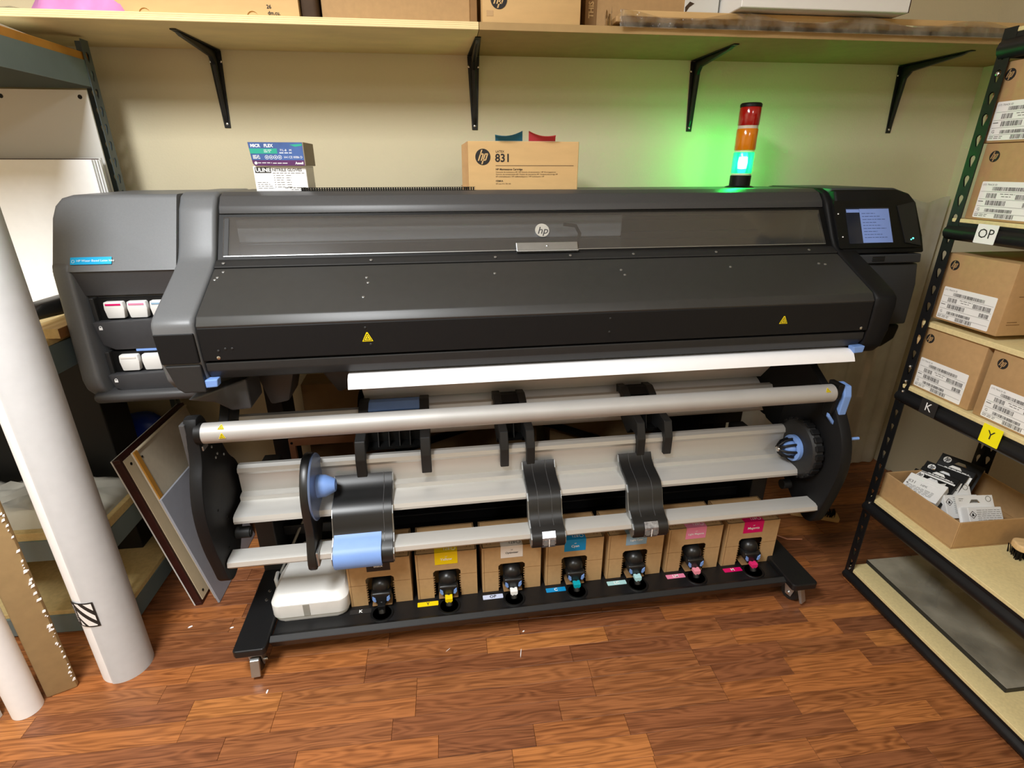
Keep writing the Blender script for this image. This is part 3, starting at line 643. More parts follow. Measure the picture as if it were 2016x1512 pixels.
plate_r = [(-0.872, 0.69), (-0.83, 0.735), (-0.78, 0.765), (-0.70, 0.74), (-0.63, 0.66), (-0.60, 0.56), (-0.62, 0.45), (-0.68, 0.37), (-0.75, 0.31), (-0.80, 0.285), (-0.84, 0.27), (-0.875, 0.285), (-0.89, 0.33), (-0.915, 0.42), (-0.935, 0.53), (-0.918, 0.62)]
b = B(); b.prism(soft(plate_r), 'x', 0.945, 0.985, bev=0.006, seg=2, bev_all=False); pr = pp(b, 'take_up_plate', 'printer_black', smooth=True, ang=28)
b = B(); b.cyl((0.915, -0.73, 0.352), (0.946, -0.73, 0.352), 0.018, n=20); pp(b, 'idler_wheel', 'printer_matte', pr)
# swing arms that carry the plates from the chassis
for x, pr_ in ((-0.958, [(-0.72, 0.70), (-0.66, 0.64), (-0.50, 0.82), (-0.48, 0.88), (-0.56, 0.88)]), (0.965, [(-0.80, 0.74), (-0.66, 0.50), (-0.52, 0.52), (-0.40, 0.62), (-0.34, 0.88), (-0.60, 0.88), (-0.70, 0.80)])):
    b = B(); b.prism(pr_, 'x', x - 0.012, x + 0.016, bev=0.003); pp(b, 'swing_arm', 'printer_black')
b = B(); b.box(0.80, 0.99, -0.318, -0.24, 0.40, 0.86, bev=0.006); pp(b, 'drive_housing', 'deep_black')
# right hub: knurled wheel, blue collar and black basket
HC = (-0.765, 0.525)
b = B(); b.lathe([(0.02, 0), (0.092, 0.0), (0.101, 0.008), (0.101, 0.03), (0.06, 0.034)], (0.905, HC[0], HC[1]), 'x', 48); hub = pp(b, 'take_up_wheel', 'printer_matte', smooth=True)
for i in range(22):
    a = 2 * PI * i / 22; b = B(); M = T(0.92, HC[0], HC[1]) @ Matrix.Rotation(a, 4, 'X'); b.box(-0.012, 0.016, -0.010, 0.010, 0.098, 0.107, bev=0.003, M=M); pp(b, 'grip_lug', 'printer_black', hub)
b = B(); b.lathe([(0.046, 0), (0.046, -0.012), (0.034, -0.016), (0.030, -0.004)], (0.905, HC[0], HC[1]), 'x', 32); pp(b, 'collar', 'light_blue', hub)
b = B(); b.lathe([(0.026, 0), (0.026, -0.03), (0.016, -0.045)], (0.905, HC[0], HC[1]), 'x', 20); pp(b, 'spindle_core', 'light_blue', hub)
for i in range(8):
    a = 2 * PI * i / 8; c, s_ = math.cos(a), math.sin(a)
    b = B(); b.sweep([(0.905, HC[0] + 0.034 * c, HC[1] + 0.034 * s_), (0.885, HC[0] + 0.034 * c, HC[1] + 0.034 * s_), (0.862, HC[0] + 0.028 * c, HC[1] + 0.028 * s_), (0.846, HC[0] + 0.014 * c, HC[1] + 0.014 * s_), (0.842, HC[0], HC[1])], 0.0045, n=8); pp(b, 'basket_rib', 'deep_black', hub)
b = B(); b.lathe([(0.0, -0.07), (0.008, -0.068), (0.011, -0.062), (0.011, -0.056)], (0.905, HC[0], HC[1]), 'x', 16); pp(b, 'hub_cap', 'steel', hub)
b = B(); b.cyl((0.985, -0.895, 0.62), (1.02, -0.895, 0.62), 0.005, n=12); pp(b, 'release_pin', 'light_blue', pr)
# blue lever on the right end of the front roller
b = B(); b.prism([(-0.862, 0.792), (-0.825, 0.795), (-0.815, 0.77), (-0.83, 0.650), (-0.862, 0.645), (-0.872, 0.76)], 'x', 0.952, 0.978, bev=0.003); lv = pp(b, 'blue_lever', 'light_blue')
b = B(); b.prism([(-0.868, 0.80), (-0.815, 0.80), (-0.815, 0.68), (-0.85, 0.67)], 'x', 0.932, 0.951, bev=0.004); pp(b, 'lever_block', 'deep_black', lv)
b = B(); b.prism([(0.952, 0.650), (0.952, 0.664), (0.922, 0.700), (0.922, 0.686)], 'y', -0.862, -0.85, bev=0.002); pp(b, 'lever_link', 'light_blue', lv)
# --- front roller
b = B(); b.lathe([(0.010, -0.955), (0.024, -0.955), (0.0285, -0.950), (0.0285, 0.925), (0.024, 0.930), (0.01, 0.930)], (0, -0.845, 0.765), 'x', 40); rol = pp(b, 'front_roller', 'roller_alu', smooth=True)
b = B(); b.cyl((-0.965, -0.845, 0.765), (-0.948, -0.845, 0.765), 0.0295, n=32); pp(b, 'roller_cap', 'deep_black', rol); b = B(); b.cyl((0.92, -0.845, 0.765), (0.94, -0.845, 0.765), 0.0262, n=24); pp(b, 'roller_cap', 'deep_black', rol)
for x, a in ((-0.895, 0.95), (-0.893, 0.10), (0.893, 0.75)):
    d = Vector((0, -math.cos(a), math.sin(a))); c = Vector((0, -0.845, 0.765)) + d * 0.0288
    warn(frame((x, c.y, c.z), (1, 0, 0), (0, math.sin(a), math.cos(a))), 0.0085, rol)
# --- aluminium beam (angled channel) and front bar
b = B(); b.prism([(-0.706, 0.556), (-0.702, 0.568), (-0.69, 0.575), (-0.672, 0.572), (-0.665, 0.56), (-0.668, 0.43), (-0.795, 0.43), (-0.804, 0.436), (-0.807, 0.446), (-0.802, 0.458), (-0.790, 0.462), (-0.726, 0.466), (-0.7245, 0.480), (-0.716, 0.483), (-0.700, 0.484), (-0.700, 0.545)], 'x', -0.945, 0.925); pp(b, 'support_beam', 'aluminium', smooth=True, ang=24)
b = B(); b.prism([(-0.888, 0.345), (-0.884, 0.358), (-0.872, 0.363), (-0.828, 0.363), (-0.822, 0.357), (-0.822, 0.337), (-0.828, 0.331), (-0.875, 0.331)], 'x', -0.955, 0.95); pp(b, 'front_bar', 'aluminium', smooth=True, ang=24)
b = B(); b.prism([(-0.53, 0.648), (-0.52, 0.662), (-0.50, 0.662), (-0.49, 0.648), (-0.49, 0.62), (-0.53, 0.62)], 'x', -1.0, 0.98); pp(b, 'rear_bar', 'aluminium')
# --- loop guides on the front bar
gprof = [(-0.712, 0.522), (-0.726, 0.500), (-0.752, 0.484), (-0.785, 0.475), (-0.812, 0.466), (-0.828, 0.446), (-0.838, 0.416), (-0.850, 0.390), (-0.872, 0.374), (-0.890, 0.367), (-0.903, 0.353), (-0.905, 0.334), (-0.895, 0.318)]
def loop_guide(x0, x1, sticker=True):
    b = B(); b.ribbon(gprof, 'x', x0, x1, 0.010); g = pp(b, 'loop_guide', 'black_rubber', smooth=True, ang=60)
    for f in (0.28, 0.70) if sticker else (0.86,):
        xx = x0 + (x1 - x0) * f; r_ = B(); r_.ribbon([(y - 0.0054 * 0.72, z + 0.0054 * 0.72) for y, z in gprof[:9]], 'x', xx - 0.0008, xx + 0.0008, 0.0012); pp(r_, 'groove', 'printer_dark', g)
    for xx in (x0 - 0.003, x1):
        e = B(); e.prism([(y, z - 0.003) for y, z in gprof] + [(-0.87, 0.322), (-0.845, 0.362), (-0.825, 0.38), (-0.815, 0.42), (-0.809, 0.45), (-0.79, 0.466), (-0.735, 0.468), (-0.71, 0.50)], 'x', xx, xx + 0.003); pp(e, 'guide_rim', 'zinc', g)
    if sticker:
        xm0, xm1 = x0 + (x1 - x0) * 0.30, x0 + (x1 - x0) * 0.70
        s = B(); s.ribbon([(-0.896, 0.372), (-0.9090, 0.356), (-0.9112, 0.334), (-0.902, 0.316)], 'x', xm0, xm1, 0.001); sg = pp(s, 'foil_label', 'silver_sticker', g)
        l = B(); l.box((xm0 + xm1) / 2 - 0.001, (xm0 + xm1) / 2 + 0.001, -0.9125, -0.9112, 0.325, 0.352); pp(l, 'divider', 'print_white', sg); l = B(); l.box(xm0 + 0.004, xm0 + 0.017, -0.9127, -0.9117, 0.330, 0.346); pp(l, 'symbol', 'print_grey', sg); l = B(); l.box(xm1 - 0.017, xm1 - 0.004, -0.9127, -0.9117, 0.330, 0.346); pp(l, 'symbol', 'print_grey', sg)
    return g
loop_guide(-0.050, 0.056); loop_guide(0.283, 0.398)
gw = loop_guide(-0.655, -0.478, sticker=False)
b = B(); b.ribbon([(-0.845, 0.398), (-0.862, 0.385), (-0.892, 0.374), (-0.911, 0.356), (-0.914, 0.334), (-0.904, 0.316)], 'x', -0.652, -0.512, 0.008); pad = pp(b, 'blue_pad', 'light_blue', gw, smooth=True)
# --- left spool arm with the blue disc
XD = -0.715
b = B()
arm = [(-0.80, 0.635), (-0.745, 0.633), (-0.69, 0.60), (-0.662, 0.54), (-0.668, 0.47), (-0.70, 0.42), (-0.76, 0.37), (-0.80, 0.345), (-0.835, 0.315), (-0.89, 0.305), (-0.905, 0.325), (-0.895, 0.365), (-0.87, 0.42), (-0.875, 0.48), (-0.872, 0.54), (-0.845, 0.595)]
b.prism(soft(arm, 1), 'x', XD - 0.014, XD + 0.012, bev=0.006, seg=2, bev_all=False); sa = pp(b, 'spool_arm', 'black_rubber', smooth=True, ang=30)
b = B(); b.lathe([(0.0, 0.0), (0.101, 0.0), (0.103, 0.003), (0.101, 0.006), (0.03, 0.0075)], (XD + 0.012, -0.775, 0.528), 'x', 48); dsc = pp(b, 'spool_disc', 'disc_blue', sa)
b = B(); b.lathe([(0.036, 0.005), (0.034, 0.03), (0.022, 0.055), (0.019, 0.060), (0.012, 0.060), (0.011, 0.054), (0.0, 0.054)], (XD + 0.012, -0.775, 0.528), 'x', 32); pp(b, 'spool_cone', 'light_blue', sa)
b = B(); b.cyl((XD + 0.064, -0.775, 0.528), (XD + 0.068, -0.775, 0.528), 0.009, n=6); pp(b, 'cone_bolt', 'zinc', sa)
b = B(); b.box(XD + 0.012, XD + 0.02, -0.895, -0.83, 0.322, 0.372, bev=0.003); pp(b, 'arm_clamp', 'zinc', sa)
# --- rear guides between the rear bar and the beam
def rear_guide(x0, x1, wide=False):
    w = 0.028 if not wide else 0.032
    prof = [(-0.475, 0.700), (-0.515, 0.706), (-0.545, 0.69), (-0.56, 0.66), (-0.575, 0.60), (-0.60, 0.555), (-0.64, 0.535), (-0.68, 0.545), (-0.712, 0.56), (-0.718, 0.53), (-0.714, 0.51)]
    side = [(-0.47, 0.682), (-0.515, 0.688), (-0.553, 0.672), (-0.575, 0.65), (-0.70, 0.63), (-0.722, 0.575), (-0.722, 0.512), (-0.706, 0.512), (-0.704, 0.545), (-0.69, 0.582), (-0.65, 0.582), (-0.62, 0.55), (-0.55, 0.575), (-0.49, 0.62)]
    g = None
    for a in (x0, x1 - w):
        b = B(); b.prism(side, 'x', a, a + w, bev=0.002, seg=1)
        if g is None: g = pp(b, 'rear_guide', 'printer_matte')
        else: pp(b, 'guide_cheek', 'printer_matte', g)
    b = B(); b.box(x0 + w, x1 - w, -0.60, -0.58, 0.565, 0.672); b.box(x0 + w, x1 - w, -0.64, -0.60, 0.565, 0.575); pp(b, 'guide_web', 'deep_black', g)
    n = 4 if wide else 1
    for i in range(n):
        xx = x0 + w + (x1 - x0 - 2 * w) * (i + 1) / (n + 1); r_ = B(); r_.prism([(-0.60, 0.575), (-0.60, 0.67), (-0.612, 0.67), (-0.64, 0.575)], 'x', xx - 0.0012, xx + 0.0012); pp(r_, 'guide_rib', 'printer_matte', g)
    t = B(); t.ribbon([(-0.48, 0.676), (-0.515, 0.680), (-0.55, 0.666)], 'x', x0 + w, x1 - w, 0.006); pp(t, 'guide_pad', 'light_blue' if wide else 'printer_black', g)
rear_guide(-0.125, -0.010); rear_guide(0.345, 0.470); rear_guide(-0.586, -0.350, True)
# --- cross braces behind
for a, c in (((-0.84, 0.82), (0.40, 0.32)), ((-0.50, 0.34), (0.80, 0.74)), ((-0.30, 0.62), (0.78, 0.42))):
    d = (Vector(c) - Vector(a)); n_ = Vector((-d.y, d.x)).normalized() * 0.014
    b = B(); b.prism([(a[0] + n_.x, a[1] + n_.y), (c[0] + n_.x, c[1] + n_.y), (c[0] - n_.x, c[1] - n_.y), (a[0] - n_.x, a[1] - n_.y)], 'y', -0.26, -0.25); pp(b, 'cross_brace', 'black_paint')
b = B(); b.box(-0.893, 0.86, -0.53, -0.515, 0.092, 0.43, bev=0.003); pp(b, 'shade_panel', 'deep_black')  # black panel added to stand in for the shade behind the ink boxes
b = B(); b.box(-0.893, 0.86, -0.56, -0.53, 0.20, 0.24, bev=0.003); pp(b, 'lower_beam', 'black_paint')
b = B(); b.box(0.60, 0.80, -0.315, -0.28, 0.20, 0.75, bev=0.006); pp(b, 'electronics_box', 'deep_black')
# --- perforated cable guide along the top rear edge
b = B()
for k in range(72):
    x = -0.70 + k * 0.0075
    b.box(x, x + 0.0042, -0.405, -0.403, 1.363, 1.3725)
b.box(-0.70, -0.16, -0.406, -0.402, 1.3725, 1.3738); b.box(-0.70, -0.16, -0.406, -0.402, 1.3672, 1.3682); b.box(-0.70, -0.16, -0.43, -0.38, 1.3615, 1.3640)
pp(b, 'perforated_rail', 'printer_black')
# --- signal tower
tw = (0.851, -0.25)
b = B(); b.lathe([(0.052, 1.360), (0.052, 1.364), (0.046, 1.367), (0.037, 1.369), (0.037, 1.404), (0.033, 1.406)], (tw[0], tw[1], 0), 'z', 36); twr = pp(b, 'signal_tower', 'deep_black', smooth=True)
def lens(z0, z1, m, nm):
    l = B(); l.lathe([(0.035, z0), (0.0368, z0 + 0.003), (0.0368, z1 - 0.003), (0.035, z1)], (tw[0], tw[1], 0), 'z', 36); return pp(l, nm, m, twr, smooth=True)
lens(1.412, 1.484, 'green_lens', 'green_lamp'); lens(1.490, 1.562, 'amber_lens', 'amber_lamp'); lens(1.572, 1.632, 'red_lens', 'red_lamp')
for z0, z1 in ((1.404, 1.412), (1.484, 1.490), (1.562, 1.572)):
    l = B(); l.lathe([(0.0345, z0), (0.0345, z1)], (tw[0], tw[1], 0), 'z', 36); pp(l, 'lens_ring', 'clear_ring', twr)
l = B(); l.lathe([(0.037, 1.632), (0.037, 1.641), (0.033, 1.645), (0.0, 1.646)], (tw[0], tw[1], 0), 'z', 36); pp(l, 'tower_cap', 'deep_black', twr, smooth=True)
b = B(); b.lathe([(0.0, 1.426), (0.015, 1.428), (0.017, 1.448), (0.015, 1.468), (0.0, 1.470)], (tw[0], tw[1], 0), 'z', 20); pp(b, 'lamp_core', 'lamp_core', twr)
# ================================================================ media in the printer
def pthing(name, label, cat, x, y, z, group=None, rz=0.0): return thing(name, label, cat, PWD(x, y, z), TH + rz, group)
t = pthing('media_roll', 'white supply roll of print media held inside the printer with its sheet led out front', 'media roll', 0.22, -0.40, 0.50)
def mp_(b, name, m, parent, **k): b.bm.transform(T(-0.22, 0.40, -0.50)); return b.build(name, m, parent, **k)
b = B(); b.lathe([(0.04, -0.585), (0.076, -0.585), (0.076, 1.02), (0.04, 1.02)], (0, -0.40, 0.578), 'x', 48); mp_(b, 'roll', 'media_white', t, smooth=True)
b = B(); b.ribbon([(-0.40, 0.653), (-0.44, 0.665), (-0.55, 0.80), (-0.60, 0.852)], 'x', -0.575, 1.01, 0.0015); mp_(b, 'feed_sheet', 'media_white', t, smooth=True)
b = B(); b.ribbon([(-0.70, 0.8885), (-0.74, 0.8880), (-0.775, 0.8905), (-0.795, 0.892), (-0.808, 0.884), (-0.818, 0.868), (-0.822, 0.859)], 'x', -0.563, 1.003, 0.0012); mp_(b, 'printed_sheet', 'media_white', t, smooth=True)
b = B(); b.cyl((-0.66, -0.40, 0.578), (1.1, -0.40, 0.578), 0.036, n=24); mp_(b, 'spindle', 'deep_black', t)
for x in (-0.60, 1.025): b = B(); b.lathe([(0.02, x), (0.10, x), (0.10, x + 0.012), (0.02, x + 0.02)], (0, -0.40, 0.578), 'x', 36); mp_(b, 'spindle_flange', 'deep_black', t)

# ================================================================ ink boxes on the tray
inks = [('Black', 'ink_k', 'print_white', 'deep_black', 'kraft ink box with a black label, next to the white plastic unit'),
        ('Yellow', 'ink_y', 'print_white', 'ink_y', 'kraft ink box with a yellow label and yellow connector ring'),
        ('Optimizer', 'ink_op', 'print_black', 'print_white', 'kraft ink box with a white label and white connector ring'),
        ('Cyan', 'ink_c', 'print_white', 'ring_c', 'kraft ink box with a bright blue label and teal connector ring'),
        ('Light Cyan', 'ink_lc', 'print_white', 'ring_lc', 'kraft ink box with a pale blue-grey label and pale ring'),
        ('Light Magenta', 'ink_lm', 'print_white', 'ring_lm', 'kraft ink box with a pale pink label and pink ring'),
        ('Magenta', 'ink_m', 'print_white', 'ring_m', 'kraft ink box with a strong magenta label, nearest the right foot')]
W2, HB, DB = BWD / 2, 0.183, 0.145
CW, CH = 0.045, 0.113     # cut-out half width and height
def ink_box(i):
    nm, ml, mt, mr, lab = inks[i]
    t = pthing('ink_box', lab, 'ink box', BX0 + PITCH_B * i + W2, BFY, BZ, 'ink boxes on the printer tray')
    # carton: front wall with a cut-out, other walls solid
    fr = B()
    fr.prism([(-W2, 0), (-CW, 0), (-CW, CH - 0.008), (-CW + 0.008, CH), (CW - 0.008, CH), (CW, CH - 0.008), (CW, 0), (W2, 0), (W2, HB), (-W2, HB)], 'y', 0, 0.004)
    fr.build('front_wall', 'kraft', t)
    bd = B(); bd.box(-W2, -W2 + 0.004, 0.004, DB, 0, HB); bd.box(W2 - 0.004, W2, 0.004, DB, 0, HB); bd.box(-W2 + 0.004, W2 - 0.004, DB - 0.004, DB, 0, HB); bd.box(-W2, W2, 0.0, DB, HB - 0.004, HB, bev=0.0015, seg=1); bd.box(-W2 + 0.004, W2 - 0.004, 0.07, 0.074, 0, HB)
    bd.build('carton', 'kraft', t)
    sm = B(); sm.box(-W2 + 0.002, -CW - 0.001, -0.0006, 0.0005, 0.083, 0.0842); sm.build('flap_seam', 'kraft_edge', t); sm = B(); sm.box(CW + 0.001, W2 - 0.002, -0.0006, 0.0005, 0.089, 0.0902); sm.build('flap_seam', 'kraft_edge', t); sm = B(); sm.box(-W2 + 0.006, -W2 + 0.0072, -0.0006, 0.0005, 0.002, HB - 0.004); sm.build('fold_line', 'kraft_edge', t)
    th = B()
    for k in range(8):
        z = 0.012 + k * 0.010; th.prism([(-CW, z), (-CW + 0.005, z + 0.004), (-CW, z + 0.007)], 'y', 0.0005, 0.0035); th.prism([(CW, z), (CW - 0.005, z + 0.004), (CW, z + 0.007)], 'y', 0.0005, 0.0035)
    th.build('torn_edge', 'kraft_dark', t)
    # wrap-over label
    lb = B(); lb.box(-0.037, 0.037, -0.0012, 0.0, HB - 0.046, HB); lb.box(-0.037, 0.037, -0.0012, 0.035, HB, HB + 0.0012); l_ = lb.build('label', ml, t)
    wt = B(); wt.box(-0.037, 0.037, 0.035, 0.06, HB, HB + 0.0012); wt.build('label_end', 'label_white', t)
    tx = B(); Mf = frame((0, -0.0012, HB - 0.026), (1, 0, 0), (0, 0, 1)); tx.text(nm, 0.0135 if len(nm) < 8 else 0.0105, Mf, h=0.0006, bold=0.0002); tx.text('HP', 0.006, Mf @ T(0, 0.011), h=0.0006)
    Mt = frame((0.02, 0.016, HB + 0.0012), (-1, 0, 0), (0, -1, 0)); tx.text('871', 0.016, Mt @ T(0.018, 0), h=0.0006); tx.ribbon([(-0.004 + 0.007 * math.cos(a), 0.007 * math.sin(a)) for a in [2 * PI * j / 14 for j in range(15)]], 'z', 0.0003, 0.0007, 0.0015, M=Mt)
    tx.build('lettering', mt, t)
    ar = B()
    for sx in (-0.075, 0.075):
        Ma = frame((sx, 0.025, HB), (1, 0, 0), (0, 1, 0))
        for dx in (-0.006, 0.006): ar.box(dx - 0.001, dx + 0.001, -0.008, 0.006, 0.0002, 0.0006, M=Ma); ar.poly([(dx - 0.004, 0.004), (dx + 0.004, 0.004), (dx, 0.010)], 0.0002, 0.0006, M=Ma)
    ar.build('arrow_print', 'kraft_edge', t)
    # connector: black bottle neck bending down to the tray outlet
    cn = B(); cx = 0.002
    cn.lathe([(0.024, 0.07), (0.028, 0.05), (0.031, 0.02), (0.029, 0.0), (0.024, -0.012), (0.014, -0.018), (0.0, -0.02)], (cx, 0, 0.074), 'y', 24)
    c = cn.build('connector', 'black_rubber', t, smooth=True)
    hd = B(); hd.prism([(-0.031, 0.066), (0.031, 0.066), (0.033, 0.046), (0.014, 0.020), (-0.014, 0.020), (-0.033, 0.046)], 'y', -0.026, 0.012, bev=0.006, seg=3, M=T(cx, 0, 0)); hd.build('connector_head', 'black_rubber', c, smooth=True)
    for sx in (-1, 1):
        e = B(); e.prism([(sx * 0.016, 0.036), (sx * 0.018, 0.050), (sx * 0.027, 0.058), (sx * 0.028, 0.044), (sx * 0.022, 0.034)], 'y', -0.0285, -0.024, bev=0.001, M=T(cx, 0, 0)); e.build('latch', 'light_blue', c)
    rg = B(); rg.prism([(-0.012, 0.032), (0.012, 0.032), (0.012, 0.020), (0.006, 0.014), (-0.006, 0.014), (-0.012, 0.020)], 'y', -0.045, -0.020, bev=0.001, M=T(cx, 0, 0)); rg.build('colour_ring', mr, c)
    hs = B(); hs.sweep([(cx, -0.01, 0.026), (cx, -0.026, 0.022), (cx, -0.036, 0.012), (cx, -0.042, 0.001)], 0.011, n=12); hs.build('outlet_hose', 'black_rubber', c, smooth=True)
    ks = B(); ks.box(-0.030, 0.034, -0.018, 0.03, 0.008, 0.013, bev=0.002); ks.build('connector_plate', 'kraft_edge', c)
for i in range(7): ink_box(i)
# small crumpled bag on the pale-blue box
b = B(); b.prism([(-0.04, 0.0), (0.045, 0.0), (0.05, 0.012), (0.02, 0.03), (-0.02, 0.022)], 'y', -0.03, 0.03, bev=0.004)
o = b.build('plastic_bag', 'clear_film'); o.location = PWD(BX0 + PITCH_B * 4 + 0.095, BFY + 0.06, BZ + HB + 0.002); o.rotation_euler = (0, 0, TH + 0.3)
tag(o, 'crumpled clear plastic bag on the pale blue-grey ink box', 'bag')
# white plastic unit with a grey stripe
t = pthing('white_plastic_unit', 'rounded white plastic unit with a grey stripe on the tray', 'device', -0.757, -0.775, 0.0925)
def slab(z0, z1, sx0, sy0, sx1, sy1, yc1, m, nm, bev=0.004, r=0.03):
    """rounded block tapering towards the top"""
    b = bmesh.new(); p0 = rrect(-sx0, sx0, -sy0, sy0, r, 6); p1 = rrect(-sx1, sx1, -sy1 + yc1, sy1 + yc1, r, 6)
    v0 = [b.verts.new((x, y, z0)) for x, y in p0]; v1 = [b.verts.new((x, y, z1)) for x, y in p1]; n = len(p0)
    b.faces.new(v0[::-1]); b.faces.new(v1)
    for i in range(n): b.faces.new((v0[i], v0[(i + 1) % n], v1[(i + 1) % n], v1[i]))
    bmesh.ops.bevel(b, geom=[e for e in b.edges if abs(e.verts[0].co.z - e.verts[1].co.z) < 1e-6], offset=bev, segments=3, affect='EDGES', profile=0.5)
    q = B(); q._merge(b); q.smooth = True; return q
slab(0.0, 0.018, 0.112, 0.085, 0.116, 0.089, 0, 'plastic_white', 'base').build('base', 'plastic_white', t, smooth=True)
slab(0.0185, 0.066, 0.118, 0.091, 0.118, 0.091, 0, 'plastic_white', 'body', bev=0.002).build('body', 'plastic_white', t, smooth=True)
b = B()
q = bmesh.new(); p0 = rrect(-0.118, 0.118, -0.091, 0.09, 0.03, 6); p1 = [(x * (0.93 - 0.25 * max(0, (y + 0.09) / 0.2)), y * 1.0 + 0.03 + max(0, y) * 0.9) for x, y in p0]
v0 = [q.verts.new((x, y, 0.067)) for x, y in p0]; v1 = [q.verts.new((x, y, 0.088)) for x, y in p1]
q.faces.new(v0[::-1]); q.faces.new(v1)
for i in range(len(p0)): q.faces.new((v0[i], v0[(i + 1) % len(p0)], v1[(i + 1) % len(p0)], v1[i]))
bmesh.ops.bevel(q, geom=[e for e in q.edges if e.verts[0].co.z > 0.08 and e.verts[1].co.z > 0.08], offset=0.006, segments=3, affect='EDGES', profile=0.5)
b._merge(q); b.build('lid', 'plastic_white', t, smooth=True)
b = B(); b.box(-0.019, 0.001, -0.0925, -0.088, 0.02, 0.065, bev=0.001); b.build('stripe', 'cable_grey', t)

# ================================================================ things on top of the printer
ZT = 1.3625
def facetext(b, M, s, size, x=0.0, y=0.0, align='CENTER', **k): b.text(s, size, M @ T(x, y), h=0.0008, align=align, **k)
# lower glove box, white
gx, gy = -0.756, -0.36
t = pthing('glove_box', 'white glove box printed ULINE NITRILE GLOVES, under the blue one', 'box', gx, gy, ZT + 0.0005, 'glove boxes on the printer')
b = B(); b.box(-0.077, 0.077, -0.04, 0.08, 0, 0.072, bev=0.0015, seg=1); b.build('carton', 'label_white', t)
Mf = frame((0, -0.04, 0.036), (1, 0, 0), (0, 0, 1))
b = B(); b.box(-0.072, -0.026, 0.017, 0.033, 0.0002, 0.0005, M=Mf); b.build('name_plate', 'print_black', t)
b = B(); facetext(b, Mf, 'ULINE', 0.0155, -0.049, 0.025, bold=0.0005); b.build('plate_lettering', 'print_white', t)
b = B(); facetext(b, Mf, 'NITRILE GLOVES', 0.0118, 0.021, 0.0255, bold=0.0003); fineprint(b, Mf, -0.022, 0.0165, 0.092, 0.0016, 4)
for i in range(6): b.box(-0.020, -0.0175, 0.0088 - i * 0.0066, 0.0108 - i * 0.0066, 0.0002, 0.0006, M=Mf); fineprint(b, Mf, -0.013, 0.0098 - i * 0.0066, 0.022, 0.0014, 5 + i); fineprint(b, Mf, 0.016, 0.0098 - i * 0.0066, 0.014, 0.0014, 15 + i)
for i in range(4): fineprint(b, Mf, -0.07, -0.010 - i * 0.0055, 0.030 + 0.006 * i, 0.0013, 30 + i)
fineprint(b, Mf, 0.008, -0.0255, 0.062, 0.0022, 41)
fineprint(b, Mf, 0.026, -0.031, 0.044, 0.0015, 43)
b.build('lettering', 'print_grey', t)
# upper glove box, blue and purple
t = pthing('glove_box', 'blue and purple glove box printed MICROFLEX on top of the white one', 'box', gx + 0.002, gy - 0.012, ZT + 0.0735, 'glove boxes on the printer', rz=-0.03)
b = B(); b.prism([(-0.080, 0.066), (0.080, 0.066), (0.080, 0.0), (-0.068, 0.0), (-0.074, 0.006)], 'y', -0.038, 0.095, bev=0.0012, seg=1); b.build('carton', 'glove_side', t)
Mf = frame((0, -0.038, 0.033), (1, 0, 0), (0, 0, 1))
b = B(); b.prism([(-0.0785, 0.032), (0.077, 0.032), (0.077, -0.017), (-0.0745, -0.017)], 'z', 0.0002, 0.0006, M=Mf); b.build('blue_panel', 'glove_blue', t)
b = B(); b.prism([(-0.0745, -0.0172), (0.077, -0.0172), (0.077, -0.0325), (-0.068, -0.0325), (-0.072, -0.027)], 'z', 0.0002, 0.0006, M=Mf); b.build('purple_panel', 'glove_purple', t)
b = B(); b.poly([(-0.077, 0.015), (0.002, 0.015), (0.002, 0.001), (-0.0755, 0.001)], 0.0006, 0.0009, M=Mf); b.build('teal_band', 'glove_teal', t)
b = B(); facetext(b, Mf, 'MICR', 0.0118, -0.0725, 0.0225, 'LEFT', bold=0.0004); facetext(b, Mf, 'FLEX', 0.0118, -0.034, 0.0225, 'LEFT', bold=0.0004); facetext(b, Mf, '93-260', 0.0095, -0.056, 0.008); fineprint(b, Mf @ T(0, 0, 0.0005), -0.036, 0.0105, 0.022, 0.0016, 8); fineprint(b, Mf @ T(0, 0, 0.0005), -0.036, 0.006, 0.018, 0.0016, 9)
facetext(b, Mf, '7½-8   M', 0.009, 0.027, 0.010); fineprint(b, Mf @ T(0, 0, 0.0005), 0.008, 0.003, 0.036, 0.0022, 10)
for k in range(4): fineprint(b, Mf @ T(0, 0, 0.0005), -0.07, -0.004 - 0.0028 * k, 0.018 + 0.001 * k, 0.0014, 50 + k)
for k in range(4): b.ribbon([(-0.030 + 0.0125 * k + 0.0052 * math.cos(a), -0.009 + 0.0052 * math.sin(a)) for a in [2 * PI * j / 12 for j in range(13)]], 'z', 0.0007, 0.001, 0.001, M=Mf); b.poly(circ(-0.030 + 0.0125 * k, -0.009, 0.002, 8), 0.0007, 0.001, M=Mf)
facetext(b, Mf, 'EAC', 0.007, 0.026, -0.009); facetext(b, Mf, 'CE 0086 D', 0.0088, 0.0535, -0.009)
facetext(b, Mf, 'Ansell', 0.0095, 0.062, -0.0255, bold=0.0003); fineprint(b, Mf @ T(0, 0, 0.0005), -0.058, -0.0245, 0.04, 0.002, 60); fineprint(b, Mf @ T(0, 0, 0.0005), -0.015, -0.0255, 0.045, 0.002, 61); b.poly(circ(-0.064, -0.025, 0.0042, 12), 0.0006, 0.001, M=Mf)
b.build('lettering', 'print_white', t)
b = B(); b.prism([(0.040, 0.026), (0.076, 0.028), (0.076, 0.023), (0.055, 0.020)], 'z', 0.0006, 0.0009, M=Mf); b.build('leaf_print', 'glove_teal', t)
